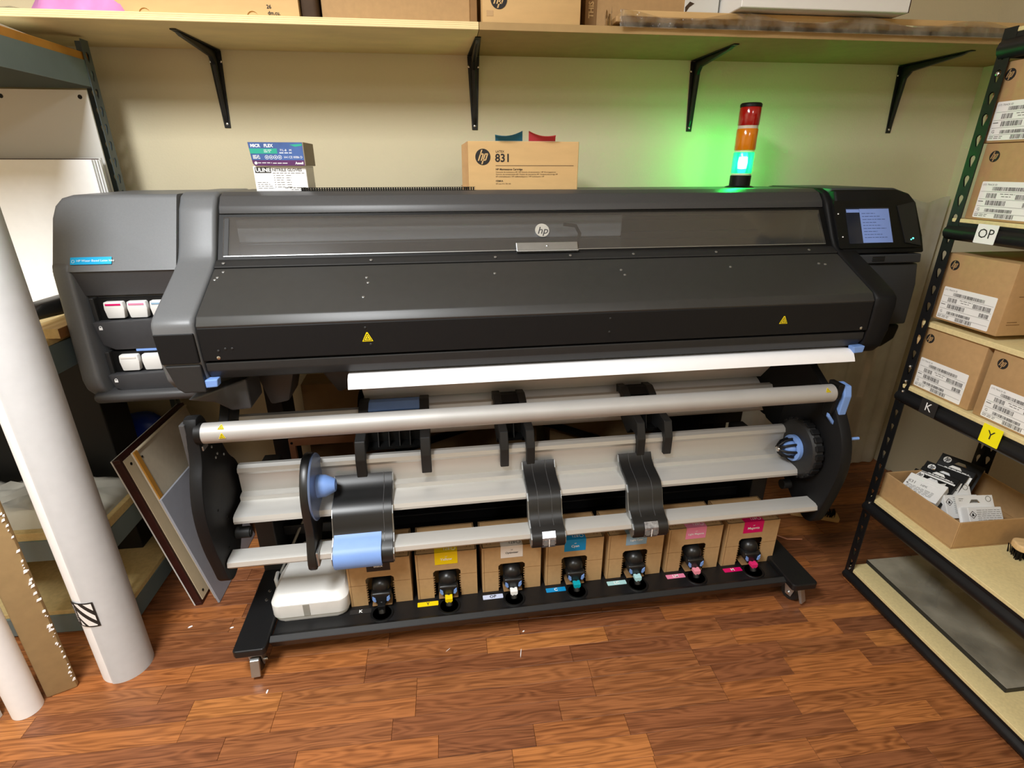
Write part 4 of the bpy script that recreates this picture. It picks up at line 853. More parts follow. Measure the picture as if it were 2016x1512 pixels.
# 831 maintenance cartridge box
t = pthing('cartridge_box', 'kraft cartridge box numbered 831 on top of the printer', 'box', 0.004, -0.34, ZT)
b = B(); b.box(-0.182, 0.182, -0.045, 0.11, 0, 0.147, bev=0.0015, seg=1); b.build('carton', 'kraft_light', t)
b = B(); b.box(-0.182, 0.182, 0.025, 0.0265, 0.147, 0.1476); b.box(-0.183, -0.182, 0.02, 0.045, 0.05, 0.147); b.build('tape', 'tape', t)
b = B(); b.prism([(-0.202, 0.0), (-0.182, 0.0), (-0.182, 0.147), (-0.201, 0.136)], 'y', -0.018, -0.0165); b.box(-0.2, -0.182, -0.03, 0.09, 0.01, 0.012); b.build('side_flap', 'kraft', t)
Mf = frame((0, -0.045, 0.0735), (1, 0, 0), (0, 0, 1))
logo(t, Mf @ T(-0.135, 0.027), 0.0245, 'print_black', 'kraft_light')
b = B(); facetext(b, Mf, 'LATEX', 0.0095, -0.094, 0.043, 'LEFT'); facetext(b, Mf, '831', 0.034, -0.096, 0.023, 'LEFT', bold=0.0007); b.box(-0.094, 0.166, 0.0005, 0.0018, 0.0004, 0.0008, M=Mf)
facetext(b, Mf, 'HP Maintenance Cartridge', 0.0082, -0.094, -0.010, 'LEFT', bold=0.00015)
for i, s_ in enumerate(('Cartouche de maintenance HP / HP Cartucho di manutenzione / HP Wartungspatrone', 'Cartucho de mantenimiento HP / Tinteiro de manutencao HP / Onderhoudscartridge HP', 'HP underhallskassett / HP vedlikeholdspatron / HP huoltokasetti / HP')):
    facetext(b, Mf, s_, 0.0057, -0.094, -0.0185 - i * 0.0068, 'LEFT')
facetext(b, Mf, 'CZ681A', 0.0068, -0.094, -0.0455, 'LEFT', bold=0.0002); facetext(b, Mf, 'HP Latex 310, 330, 360', 0.0052, -0.094, -0.054, 'LEFT')
b.build('lettering', 'print_black', t)
for i, (x, m, lab) in enumerate(((-0.050, 'note_blue', 'blue sticky flag curling off the top edge of the 831 box'), (0.058, 'note_red', 'red sticky flag curling off the top edge of the 831 box'))):
    # curled note, folded over the front top edge
    q = bmesh.new(); nx, ny = 9, 5; vs = []
    for iy in range(ny):
        for ix in range(nx):
            u = ix / (nx - 1) - 0.5; v = iy / (ny - 1); s_ = 1 if i == 0 else -1
            vs.append(q.verts.new((u * 0.088 - 0.004 * v, -0.0440 - 0.024 * v, 0.1478 + 0.020 * math.sin(v * 1.9) * (0.75 + 0.4 * (2 * u) ** 2) + s_ * u * 0.014 * v)))
    for iy in range(ny - 1):
        for ix in range(nx - 1): q.faces.new((vs[iy * nx + ix], vs[iy * nx + ix + 1], vs[(iy + 1) * nx + ix + 1], vs[(iy + 1) * nx + ix]))
    bmesh.ops.solidify(q, geom=q.faces[:], thickness=0.0006)
    bb = B(); bb._merge(q); o = bb.build('sticky_flag', m, smooth=True); o.location = PWD(0.004 + x, -0.34, ZT); o.rotation_euler = (0, 0, TH)
    tag(o, lab, 'sticky note', 'flags on the 831 box')
# ================================================================ left rack
RX, RY0, RY1 = -1.340, -0.765, -0.150      # right end plane, near and far posts
RXL = -2.45
rack = thing('storage_rack', 'grey-green steel rack with particle-board shelves at the left', 'rack', (-1.9, -0.5, 0))
def rk(b, name, m, parent=None, **k): b.bm.transform(T(1.9, 0.5, 0)); return b.build(name, m, parent or rack, **k)
def flange(b, M, w, z0, z1, step=0.0508, hw=0.0082, first=0.03):
    """slotted strip in its own (u, z) plane with teardrop holes, 2 mm thick"""
    z = z0
    n = int((z1 - z0) / step)
    bm = bmesh.new()
    th = 0.002
    def slab2(u0, u1, a, c):
        for h in (0, th):
            q = [bm.verts.new((u0, a, h)), bm.verts.new((u1, a, h)), bm.verts.new((u1, c, h)), bm.verts.new((u0, c, h))]; bm.faces.new(q if h else q[::-1])
    for k in range(n):
        a = z0 + k * step; c = a + step; cu = w * 0.5; cz = (a + c) / 2
        hole = []
        for j in range(10):
            an = 2 * PI * j / 10 + PI / 10
            r = hw; x = cu + r * math.cos(an); y = cz + 0.006 + r * math.sin(an)
            if math.sin(an) < -0.5: y -= 0.014; x = cu + r * 0.45 * math.cos(an)
            hole.append((x, y))
        rect = []
        for (x, y) in hole:     # matching points on the cell border
            dx, dy = x - cu, y - cz; s = 1e9
            if abs(dx) > 1e-6: s = min(s, (w / 2) / abs(dx))
            if abs(dy) > 1e-6: s = min(s, (step / 2) / abs(dy))
            rect.append((cu + dx * s, cz + dy * s))
        for h in (0, th):
            hv = [bm.verts.new((x, y, h)) for x, y in hole]; rv = [bm.verts.new((x, y, h)) for x, y in rect]
            for j in range(10):
                j2 = (j + 1) % 10
                f = (hv[j], hv[j2], rv[j2], rv[j]); 
                bm.faces.new(f if not h else f[::-1])
                # fill the cell corners
                ra, rb = rect[j], rect[j2]
                if abs(ra[0] - rb[0]) > 1e-5 and abs(ra[1] - rb[1]) > 1e-5:
                    cx = 0 if min(ra[0], rb[0]) < w * 0.02 else w; cy = a if min(ra[1], rb[1]) < a + step * 0.02 else c
                    cv = bm.verts.new((cx, cy, h)); bm.faces.new((rv[j], rv[j2], cv))
    if z0 + n * step < z1: slab2(0, w, z0 + n * step, z1)
    for h_u in (0, w):
        q = [bm.verts.new((h_u, z0, 0)), bm.verts.new((h_u, z1, 0)), bm.verts.new((h_u, z1, th)), bm.verts.new((h_u, z0, th))]; bm.faces.new(q)
    bmesh.ops.recalc_face_normals(bm, faces=bm.faces[:])
    b._merge(bm, M)
def post(x, y, sx, sy, h, mtl, fn, name='post', w=0.038):
    """angle post: one flange along x, one along y, both slotted"""
    b = B()
    flange(b, frame((x, y, 0), (sx, 0, 0), (0, 0, 1)), w, 0.0, h)
    flange(b, frame((x, y, 0), (0, sy, 0), (0, 0, 1)), w, 0.0, h)
    return fn(b, name, mtl)
for x, sx in ((RX, -1), (RXL, 1)):
    for y, sy in ((RY0, 1), (RY1, -1)): post(x, y, sx, sy, 1.80, 'rack_grey_dark', rk)
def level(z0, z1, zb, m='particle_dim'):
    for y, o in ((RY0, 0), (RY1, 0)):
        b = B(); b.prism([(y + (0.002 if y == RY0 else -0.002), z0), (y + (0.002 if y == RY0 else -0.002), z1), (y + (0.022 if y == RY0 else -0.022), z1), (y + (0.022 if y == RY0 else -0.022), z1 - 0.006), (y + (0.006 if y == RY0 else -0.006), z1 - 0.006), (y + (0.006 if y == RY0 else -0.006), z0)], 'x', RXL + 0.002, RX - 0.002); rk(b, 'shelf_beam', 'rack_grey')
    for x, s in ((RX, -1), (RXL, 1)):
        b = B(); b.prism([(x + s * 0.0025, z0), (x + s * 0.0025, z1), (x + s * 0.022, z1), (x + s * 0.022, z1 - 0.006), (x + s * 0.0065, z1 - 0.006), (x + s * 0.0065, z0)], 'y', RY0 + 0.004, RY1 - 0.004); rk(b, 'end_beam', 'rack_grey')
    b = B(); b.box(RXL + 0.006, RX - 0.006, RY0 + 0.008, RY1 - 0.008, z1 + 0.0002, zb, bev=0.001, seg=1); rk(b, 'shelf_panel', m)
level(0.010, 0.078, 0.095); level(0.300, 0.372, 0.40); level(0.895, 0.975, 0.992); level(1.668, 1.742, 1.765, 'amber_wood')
# white sheet lying on the top level, under the wall shelf
o = B().box(-0.30, 0.30, -0.17, 0.17, 0, 0.006, bev=0.001, seg=1).build('white_board', 'white_panel'); o.location = (-1.665, -0.42, 1.7655); o.rotation_euler = (0, 0, 0.12); tag(o, 'thin white board lying on top of the left rack under the wall shelf', 'board')

# white panel with corner holes and a stack of white sheets, standing on the third level
t = thing('drilled_panel', 'pale grey panel with drilled corner holes standing at the back of the left rack', 'panel', (-1.605, -0.205, 0.9925))
b = B(); b.box(-0.26, 0.255, -0.003, 0.003, 0, 0.665, bev=0.0008, seg=1); b.build('sheet', 'white_panel', t)
for x in (0.005, 0.232):
    b = B(); b.cyl((x, -0.0036, 0.645), (x, -0.0028, 0.645), 0.0065, n=14); b.build('corner_hole', 'deep_black', t)
zs_ = [(0.0, -0.02, 'paper_white'), (-0.007, -0.012, 'white_panel'), (-0.013, -0.006, 'paper_white'), (-0.019, 0.002, 'white_panel')]
labs = ['frontmost big white sheet standing on the left rack', 'second white sheet from the front standing on the left rack', 'third white sheet from the front standing on the left rack', 'rearmost of the big white sheets on the left rack']
for k, (dy, dx, m) in enumerate(zs_):
    o = B().box(-0.42, 0.42, -0.0025, 0.0025, 0, 0.462, bev=0.0006, seg=1).build('white_sheet', m); o.location = (-1.752 + dx * 0.55, -0.290 + 0.0075 * k, 0.9925); tag(o, labs[k], 'sheet', 'white sheets on the left rack')
o = B().box(-0.40, 0.40, -0.004, 0.004, 0, 0.465, bev=0.0006, seg=1).build('red_brown_board', 'dark_red_wood'); o.location = (-1.745, -0.252, 0.9925); tag(o, 'dark red-brown board edge showing behind the white sheets', 'board')
o = B().box(-0.40, 0.40, -0.003, 0.003, 0, 0.468, bev=0.0006, seg=1).build('white_board', 'white_panel'); o.location = (-1.744, -0.236, 0.9925); tag(o, 'white board standing right behind the red-brown board', 'board')
# wooden block and black cushion on the same level
t = thing('wood_block', 'pale wooden plank offcut at the edge of the left rack shelf', 'wood', (-1.36, -0.62, 0.9925))
b = B(); b.box(-0.04, 0.042, -0.08, 0.14, 0, 0.028, bev=0.001, seg=1); b.build('plank_body', 'wood_block', t)
b = B(); b.box(0.0422, 0.0432, -0.08, 0.14, 0.0, 0.027); b.build('bark_edge', 'wood_block_end', t)
b = B(); b.prism([(-0.10, 0.0), (0.08, 0.0), (0.10, 0.02), (0.085, 0.045), (0.03, 0.052), (-0.06, 0.045), (-0.11, 0.02)], 'y', -0.03, 0.03, bev=0.012, seg=3); o = b.build('black_pouch', 'black_rubber', smooth=True); o.location = (-1.42, -0.52, 1.0215); o.rotation_euler = (0, 0, 1.2); tag(o, 'soft black pouch lying on the wooden plank offcut', 'pouch')
# wrapped bundle and blue ball on the second level
def lump(nx, ny, sx, sy, h, seed, m, name):
    rr_ = random.Random(seed); q = bmesh.new(); vs = {}
    for i in range(nx + 1):
        for j in range(ny + 1):
            u, v = i / nx, j / ny; e = min(u, 1 - u, v, 1 - v) * 6
            vs[i, j] = q.verts.new(((u - 0.5) * sx, (v - 0.5) * sy, h * min(1, e) ** 0.6 * (0.62 + 0.6 * rr_.random()) if e > 0 else 0.0))
    for i in range(nx):
        for j in range(ny): q.faces.new((vs[i, j], vs[i + 1, j], vs[i + 1, j + 1], vs[i, j + 1]))
    bo = [vs[i, 0] for i in range(nx + 1)] + [vs[nx, j] for j in range(1, ny + 1)] + [vs[i, ny] for i in range(nx - 1, -1, -1)] + [vs[0, j] for j in range(ny - 1, 0, -1)]
    q.faces.new(bo[::-1]); b = B(); b._merge(q); return b.build(name, m, smooth=True, ang=80)
o = lump(26, 14, 1.0, 0.25, 0.062, 5, 'poly_sheet', 'wrapped_bundle'); o.location = (-1.865, -0.61, 0.4005); tag(o, 'low bundle wrapped in cloudy plastic on the lower left rack shelf', 'bundle')
b = B(); b.lathe([(0.0, 0.0), (0.05, 0.004), (0.078, 0.03), (0.088, 0.075), (0.078, 0.12), (0.05, 0.15), (0.0, 0.162)], (0, 0, 0), 'z', 20); o = b.build('blue_ball', 'blue_plastic', smooth=True); o.location = (-1.545, -0.082, 0.3305); o.scale = (1.05, 0.72, 1.0); tag(o, 'round dark blue plastic bag behind the left rack', 'bag')
t_ = thing('floor_box', 'low dark box the blue bag rests on behind the left rack', 'box', (-1.545, -0.075, 0.0)); b = B(); b.box(-0.11, 0.11, -0.06, 0.06, 0, 0.33, bev=0.002, seg=1); b.build('carton', 'brown_dark', t_); b = B(); b.box(-0.11, 0.11, 0.0, 0.004, 0.33, 0.3305); b.build('seam', 'kraft_edge', t_)

# ================================================================ rolls standing at the left
def paper_roll(name, label, x, y, r, h, m, flap=None, rz=0.0):
    t = thing(name, label, 'roll', (x, y, 0), rz)
    b = B(); b.lathe([(r * 0.45, 0.0005), (r, 0.0005), (r, h), (r * 0.45, h)], (0, 0, 0), 'z', 56); b.build('paper', m, t, smooth=True)
    if flap is not None:   # loose outer edge of the sheet, lying over the roll
        q = bmesh.new(); n = 26; lo, hi = [], []
        for i in range(n + 1):
            a = flap + i * (math.radians(150) / n); rr_ = r + 0.0018
            lo.append(q.verts.new((rr_ * math.cos(a), rr_ * math.sin(a), 0.0))); hi.append(q.verts.new((rr_ * math.cos(a), rr_ * math.sin(a), h)))
        for i in range(n): q.faces.new((lo[i], lo[i + 1], hi[i + 1], hi[i]))
        bmesh.ops.solidify(q, geom=q.faces[:], thickness=0.0012); bb = B(); bb._merge(q); bb.build('loose_edge', m, t, smooth=True)
    b = B(); b.lathe([(r * 0.42, h - 0.12), (r * 0.45, h - 0.12), (r * 0.45, h + 0.004), (r * 0.42, h + 0.004)], (0, 0, 0), 'z', 30); b.build('core', 'kraft', t, smooth=True)
    return t
R1 = 0.066
t = paper_roll('paper_roll', 'tall thick white roll with a striped black logo standing left of the printer', -1.287, -0.911, R1, 1.62, 'paper_white', flap=math.radians(262))
def wrap_print(parent, pts_list, rr_, a0, z0, m, name):
    q = bmesh.new()
    for pts in pts_list:
        # subdivide the polygon into strips along u so that it follows the roll
        us = [p[0] for p in pts]; u0, u1 = min(us), max(us); n = max(1, int((u1 - u0) / 0.006))
        bm2 = bmesh.new(); f = bm2.faces.new([bm2.verts.new((p[0], p[1], 0)) for p in pts])
        for k in range(1, n): bmesh.ops.bisect_plane(bm2, geom=bm2.verts[:] + bm2.edges[:] + bm2.faces[:], plane_co=(u0 + (u1 - u0) * k / n, 0, 0), plane_no=(1, 0, 0))
        for v in bm2.verts:
            a = a0 + v.co.x / rr_; v.co = Vector((rr_ * math.cos(a), rr_ * math.sin(a), z0 + v.co.y))
        me = bpy.data.meshes.new('tmp'); bm2.to_mesh(me); q.from_mesh(me); bpy.data.meshes.remove(me); bm2.free()
    bb = B(); bb._merge(q); return bb.build(name, m, parent, smooth=True)
S = 0.074; SH = 0.086
def sticker(z0, a0):
    rr_ = R1 + 0.0032
    bk = wrap_print(t, [[(0, 0), (S, 0), (S, SH), (0, SH)]], rr_, a0, z0, 'print_black', 'striped_logo')
    P = lambda *q: [(x * S, y * SH) for x, y in q]
    stripes = [P((0.30, 0.95), (0.30, 0.90), (0.94, 0.24), (0.94, 0.46), (0.46, 0.95)), P((0.66, 0.95), (0.94, 0.66), (0.94, 0.95)), P((0.30, 0.64), (0.30, 0.40), (0.60, 0.05), (0.90, 0.05), (0.92, 0.08)), P((0.30, 0.24), (0.30, 0.05), (0.46, 0.05))]
    for s_ in stripes:
        wp = wrap_print(t, [s_], rr_ + 0.0004, a0, z0, 'print_white', 'stripe'); wp.parent = bk
    tx = B(); tx.text('AGOSILLEX', 0.0125, None, h=0); bm2 = tx.bm
    for v in bm2.verts:
        u = 0.0115 + v.co.y; vv = SH * 0.5 - v.co.x
        a = a0 + u / (rr_ + 0.0004); v.co = Vector(((rr_ + 0.0004) * math.cos(a), (rr_ + 0.0004) * math.sin(a), z0 + vv))
    tx.build('lettering', 'print_white', bk)
sticker(0.227, math.radians(225)); sticker(0.968, math.radians(197))
t2 = paper_roll('paper_roll', 'thinner white roll standing at the far left edge', -1.492, -1.034, 0.036, 1.30, 'paper_white')
# kraft board with chewed foil edges between the rolls
t = thing('fibre_board', 'tall narrow brown board with chewed pale edges between the white rolls', 'board', (-1.43, -0.985, 0), 0.42)
b = B(); b.box(-0.037, 0.037, -0.008, 0.012, 0, 1.25, bev=0.006, seg=2); b.build('board', 'fibre', t, smooth=True)
rr_ = random.Random(4)
fz = B()
for k in range(70):
    z = rr_.uniform(0.02, 0.9); l = rr_.uniform(0.002, 0.007); x = 0.036 + rr_.uniform(-0.004, 0.002)
    fz.prism([(x - l, z), (x + l * 0.4, z + l * 0.5), (x + l * 0.5, z + l * 1.6), (x - l * 0.6, z + l * 1.2)], 'y', -0.0092 - rr_.random() * 0.002, -0.0085)
fz.build('chewed_fibres', 'paper_white', t, kind='stuff')
o = B().prism([(-0.012, 0.0), (0.014, 0.0), (0.014, 0.9), (-0.012, 0.9)], 'y', -0.012, 0.012, bev=0.002).build('white_strip', 'white_panel'); o.location = (-1.562, -1.058, 0.0); tag(o, 'white strip standing beyond the thinner roll at the left border', 'strip')

# ================================================================ framed panels leaning against the left rack
def leaning(name, label, y0, y1, xb, xt, h, z0=0.001):
    """root whose local x runs along the panel towards the wall, z up the panel, y is its back-to-front normal"""
    a = math.atan2(xb - xt, h)
    t = thing(name, label, 'panel'); 
    # local axes: u = +y world (towards wall), v = up the slope, n = towards the room (+x)
    v = Vector((-(math.sin(a)), 0, math.cos(a))); u = Vector((0, 1, 0)); n = u.cross(v)
    M = Matrix(((u.x, v.x, n.x, xb), (u.y, v.y, n.y, y0), (u.z, v.z, n.z, z0), (0, 0, 0, 1)))
    t.matrix_world = M
    return t
# dark wood case with a white front face towards the rack
L1 = 0.44; H1 = 0.605
t = leaning('framed_panel', 'dark red-brown framed panel with a cream back leaning against the left rack', -0.682, -0.24, -1.165, -1.288, H1)
b = B(); b.box(0, L1, 0, H1, -0.022, -0.018); b.build('white_face', 'white_panel', t)
for a in ((0, L1, 0, 0.012), (0, L1, H1 - 0.012, H1), (0, 0.012, 0.012, H1 - 0.012), (L1 - 0.012, L1, 0.012, H1 - 0.012)):
    b = B(); b.box(*a, -0.018, 0.005, bev=0.001, seg=1); b.build('frame_rail', 'dark_red_wood', t)
b = B(); b.box(0.012, L1 - 0.012, 0.012, H1 - 0.012, -0.004, 0.007); b.build('back_board', 'cream_board', t)
for x, z in ((0.035, H1 - 0.035), (0.035, 0.035), (L1 - 0.035, H1 - 0.035)):
    b = B(); b.cyl((x, z, 0.0065), (x, z, 0.008), 0.005, n=12); b.build('screw_hole', 'deep_black', t)
L2, H2 = 0.37, 0.615
t = leaning('canvas_panel', 'beige canvas panel with an amber wood edge leaning on the dark framed one', -0.657, -0.30, -1.128, -1.262, H2)
b = B(); b.box(0, L2, 0, H2, 0.000, 0.006, bev=0.001, seg=1); b.build('canvas', 'canvas_board', t)
for a in ((0, 0.020, 0, H2), (0.020, L2, H2 - 0.006, H2)):
    b = B(); b.box(*a, 0.006, 0.011, bev=0.001, seg=1); b.build('wood_edge', 'amber_wood' if a[1] < 0.1 else 'cream_board', t)
b = B(); b.cyl((0.03, H2 - 0.03, 0.006), (0.03, H2 - 0.03, 0.008), 0.004, n=10); b.build('nail', 'steel', t)
L3, H3 = 0.38, 0.448
t = leaning('leaning_sheet', 'plain grey panel leaning in front of the beige canvas panel', -0.678, -0.28, -1.106, -1.202, H3)
b = B(); b.box(0, L3, 0, H3, -0.004, 0.004, bev=0.001, seg=1); b.build('sheet', 'grey_panel', t)
b = B(); b.box(0.0, L3, -0.0006, 0.0, -0.0036, 0.0036); b.build('cut_edge', 'print_grey', t)

# black crates added to fill the dark depth of the rack
def crate(label, x0, x1, y0, y1, z0, z1):
    t = thing('added_crate', label, 'crate', ((x0 + x1) / 2, (y0 + y1) / 2, z0)); hx, hy, h = (x1 - x0) / 2, (y1 - y0) / 2, z1 - z0
    b = B(); b.box(-hx, hx, -hy, hy, 0, h - 0.012, bev=0.004); b.build('tub', 'deep_black', t)
    b = B(); b.box(-hx - 0.004, hx + 0.004, -hy - 0.004, hy + 0.004, h - 0.012, h, bev=0.003); b.build('lid', 'deep_black', t)
crate('black crate added to fill the dark depth of the second shelf of the left rack', -2.3, -1.43, -0.46, -0.32, 0.4005, 0.86)
crate('low black crate added to fill the dark depth of the bottom shelf of the left rack', -2.3, -1.44, -0.46, -0.20, 0.0955, 0.285)
# ================================================================ right rack
QX, QY, QYN = 1.19, -0.812, -2.05
QXB = 1.60
rr2 = thing('storage_rack', 'black slotted-angle rack with pale board shelves along the right wall', 'rack', (1.4, -1.4, 0))
def rq(b, name, m, parent=None, **k): b.bm.transform(T(-1.4, 1.4, 0)); return b.build(name, m, parent or rr2, **k)
for x, sx in ((QX, 1), (QXB, -1)):
    for y, sy in ((QY, -1), (QYN, 1)):
        post(x, y, sx, sy, 1.758, 'black_paint', rq, w=0.036)
def tube_beam(z0, z1, m='black_paint'):
    h = z1 - z0
    for x, s in ((QX, 1), (QXB, -1)):
        b = B(); b.prism([(x - s * 0.001, z0), (x - s * 0.012, z0 + h * 0.2), (x - s * 0.016, z0 + h * 0.42), (x - s * 0.012, z0 + h * 0.64), (x - s * 0.001, z0 + h * 0.8), (x - s * 0.001, z1), (x + s * 0.004, z1), (x + s * 0.004, z0)], 'y', QYN + 0.01, QY - 0.006); rq(b, 'side_beam', m, smooth=True, ang=50)
    for y, s in ((QY, -1), (QYN, 1)):
        b = B(); b.box(QX + 0.006, QXB - 0.006, min(y, y + s * 0.006), max(y, y + s * 0.006), z0 + 0.005, z1, bev=0.001, seg=1); rq(b, 'end_beam', m)
for z0, z1, th in ((0.004, 0.046, 0.012), (0.300, 0.352, 0.012), (0.728, 0.776, 0.012), (1.240, 1.288, 0.010), (1.688, 1.745, 0.010)):
    tube_beam(z0, z1)
    b = B(); b.box(QX - 0.001, QXB - 0.005, QYN + 0.012, QY - 0.010, z1 + 0.0002, z1 + th, bev=0.001, seg=1); rq(b, 'shelf_panel', 'particle')
for z in (1.72, 1.655, 0.85, 0.80, 0.765, 0.735, 0.34, 0.31, 0.05, 0.025):
    b = B(); b.lathe([(0.006, 0), (0.0055, -0.003), (0.003, -0.005), (0, -0.0055)], (QX - 0.0015, QY - 0.018, z), 'x', 12); rq(b, 'rivet', 'steel')
# label tags on the beams
def beam_tag(label, txt, y0, y1, z0, z1, m, mt, size, yw=0.0):
    t = thing('beam_tag', label, 'label', (QX - 0.0175, (y0 + y1) / 2, (z0 + z1) / 2), group='letter tags on the right rack')
    w = abs(y1 - y0) / 2; h = (z1 - z0) / 2
    M = frame((0, 0, 0), (0, -1, 0), (0.03, 0, 1))
    b = B(); b.poly(rrect(-w, w, -h, h, 0.002), 0, 0.0008, M=M); b.build('card', m, t)
    b = B(); b.text(txt, size, M, h=0.0012); b.build('lettering', mt, t)
beam_tag('white tag lettered OP on the upper right rack beam', 'OP', -0.922, -0.980, 1.243, 1.292, 'label_white', 'print_black', 0.034)
beam_tag('black tag lettered K on the right rack beam', 'K', -0.920, -0.975, 0.738, 0.784, 'print_black', 'print_white', 0.036)
beam_tag('yellow tag lettered Y on the right rack beam', 'Y', -1.116, -1.170, 0.742, 0.794, 'post_yellow', 'print_black', 0.034)

# cartons with barcode labels
CWD, CHT, CDP = 0.212, 0.192, 0.26
def carton(label, x, y, z, rz=0.0, h=CHT):
    """local: -x face is the label face; y runs from 0 (far) to -CWD (near)"""
    t = thing('supply_carton', label, 'carton', (x, y, z), rz, 'supply cartons on the right rack')
    b = B(); b.box(0, CDP, -CWD, 0, 0, h, bev=0.003, seg=2); b.build('carton', 'kraft', t, smooth=True)
    M = frame((0, -CWD / 2, h / 2), (0, -1, 0), (0, 0, 1))
    logo(t, M @ T(-CWD / 2 + 0.034, h / 2 - 0.032), 0.014, 'print_black', 'kraft')
    b = B(); b.poly(rrect(-CWD / 2 + 0.024, CWD / 2 - 0.026, -h / 2 + 0.006, 0.002, 0.003), 0.0002, 0.0008, M=M); b.build('barcode_label', 'label_white', t)
    p = B(); Mp_ = M @ T(0, 0, 0.0006)
    x0 = -CWD / 2 + 0.028; x1 = CWD / 2 - 0.03
    p.text('(17) TRACK ID', 0.0062, Mp_ @ T(x0, -0.006), h=0.0006, align='LEFT')
    bars(p, Mp_, x0 + 0.03, -0.020, 0.098, 0.009, 40, 1)
    for yy in (-0.023, -0.042, -0.060, -0.077): p.box(x0, x1, yy - 0.0003, yy + 0.0003, 0.0003, 0.0006, M=Mp_)
    bars(p, Mp_, x0 + 0.018, -0.039, 0.030, 0.012, 14, 2); fineprint(p, Mp_, x0 + 0.055, -0.028, 0.04, 0.0016, 3); fineprint(p, Mp_, x0 + 0.06, -0.034, 0.025, 0.0016, 4); bars(p, Mp_, x0 + 0.098, -0.040, 0.052, 0.012, 22, 5)
    p.text('G', 0.011, Mp_ @ T(x0 + 0.007, -0.069), h=0.0006); fineprint(p, Mp_, x0, -0.048, 0.014, 0.002, 6)
    bars(p, Mp_, x0 + 0.022, -0.057, 0.054, 0.012, 24, 7); bars(p, Mp_, x0 + 0.122, -0.058, 0.028, 0.011, 12, 8)
    bars(p, Mp_, x0 + 0.026, -0.074, 0.074, 0.008, 32, 9)
    fineprint(p, Mp_, x0, -0.081, 0.036, 0.0015, 10); fineprint(p, Mp_, x0, -0.085, 0.034, 0.0015, 11); bars(p, Mp_, x0 + 0.058, -0.088, 0.050, 0.010, 18, 12)
    p.build('barcode_print', 'print_grey', t)
    s = B(); s.box(0.03, 0.20, -CWD - 0.0006, -CWD, h * 0.55, h * 0.55 + 0.0018); s.box(0.085, 0.0865, -CWD - 0.0006, -CWD, h * 0.55, h - 0.01); s.box(0.02, 0.06, -CWD - 0.0006, -CWD, 0.03, 0.032); s.box(0.02, 0.05, -CWD - 0.0006, -CWD, 0.037, 0.039); s.build('side_print', 'kraft_edge', t)
    return t
cx = 1.205
ZB1 = 1.2985
c0 = carton('barcoded kraft carton standing directly above the OP tag', cx, -0.842, ZB1)
dup(c0, (cx - 0.003, -0.818, ZB1 + CHT + 0.0008), 'topmost barcoded kraft carton on the right rack', rz=0.01)
dup(c0, (cx, -0.826, 1.0105), 'barcoded kraft carton on the loose plywood board, below the OP tag')
ZB0 = 0.7885
dup(c0, (cx, -0.820, ZB0), 'barcoded kraft carton right above the black K tag')
dup(c0, (cx, -1.048, ZB0), 'barcoded kraft carton right above the yellow Y tag')
# loose plywood boards resting on the lower cartons
t = thing('loose_board', 'pale plywood board laid over the lower cartons on the right rack', 'board', (1.197, -0.8205, ZB0 + CHT + 0.001))
b = B(); b.box(0, 0.36, -0.62, 0.0, 0, 0.015, bev=0.001, seg=1); b.build('board', 'particle', t)
b = B(); b.box(0.0, 0.36, 0.001, 0.005, -0.075, 0.014, bev=0.0008, seg=1); b.build('end_cleat', 'brush_wood', t)

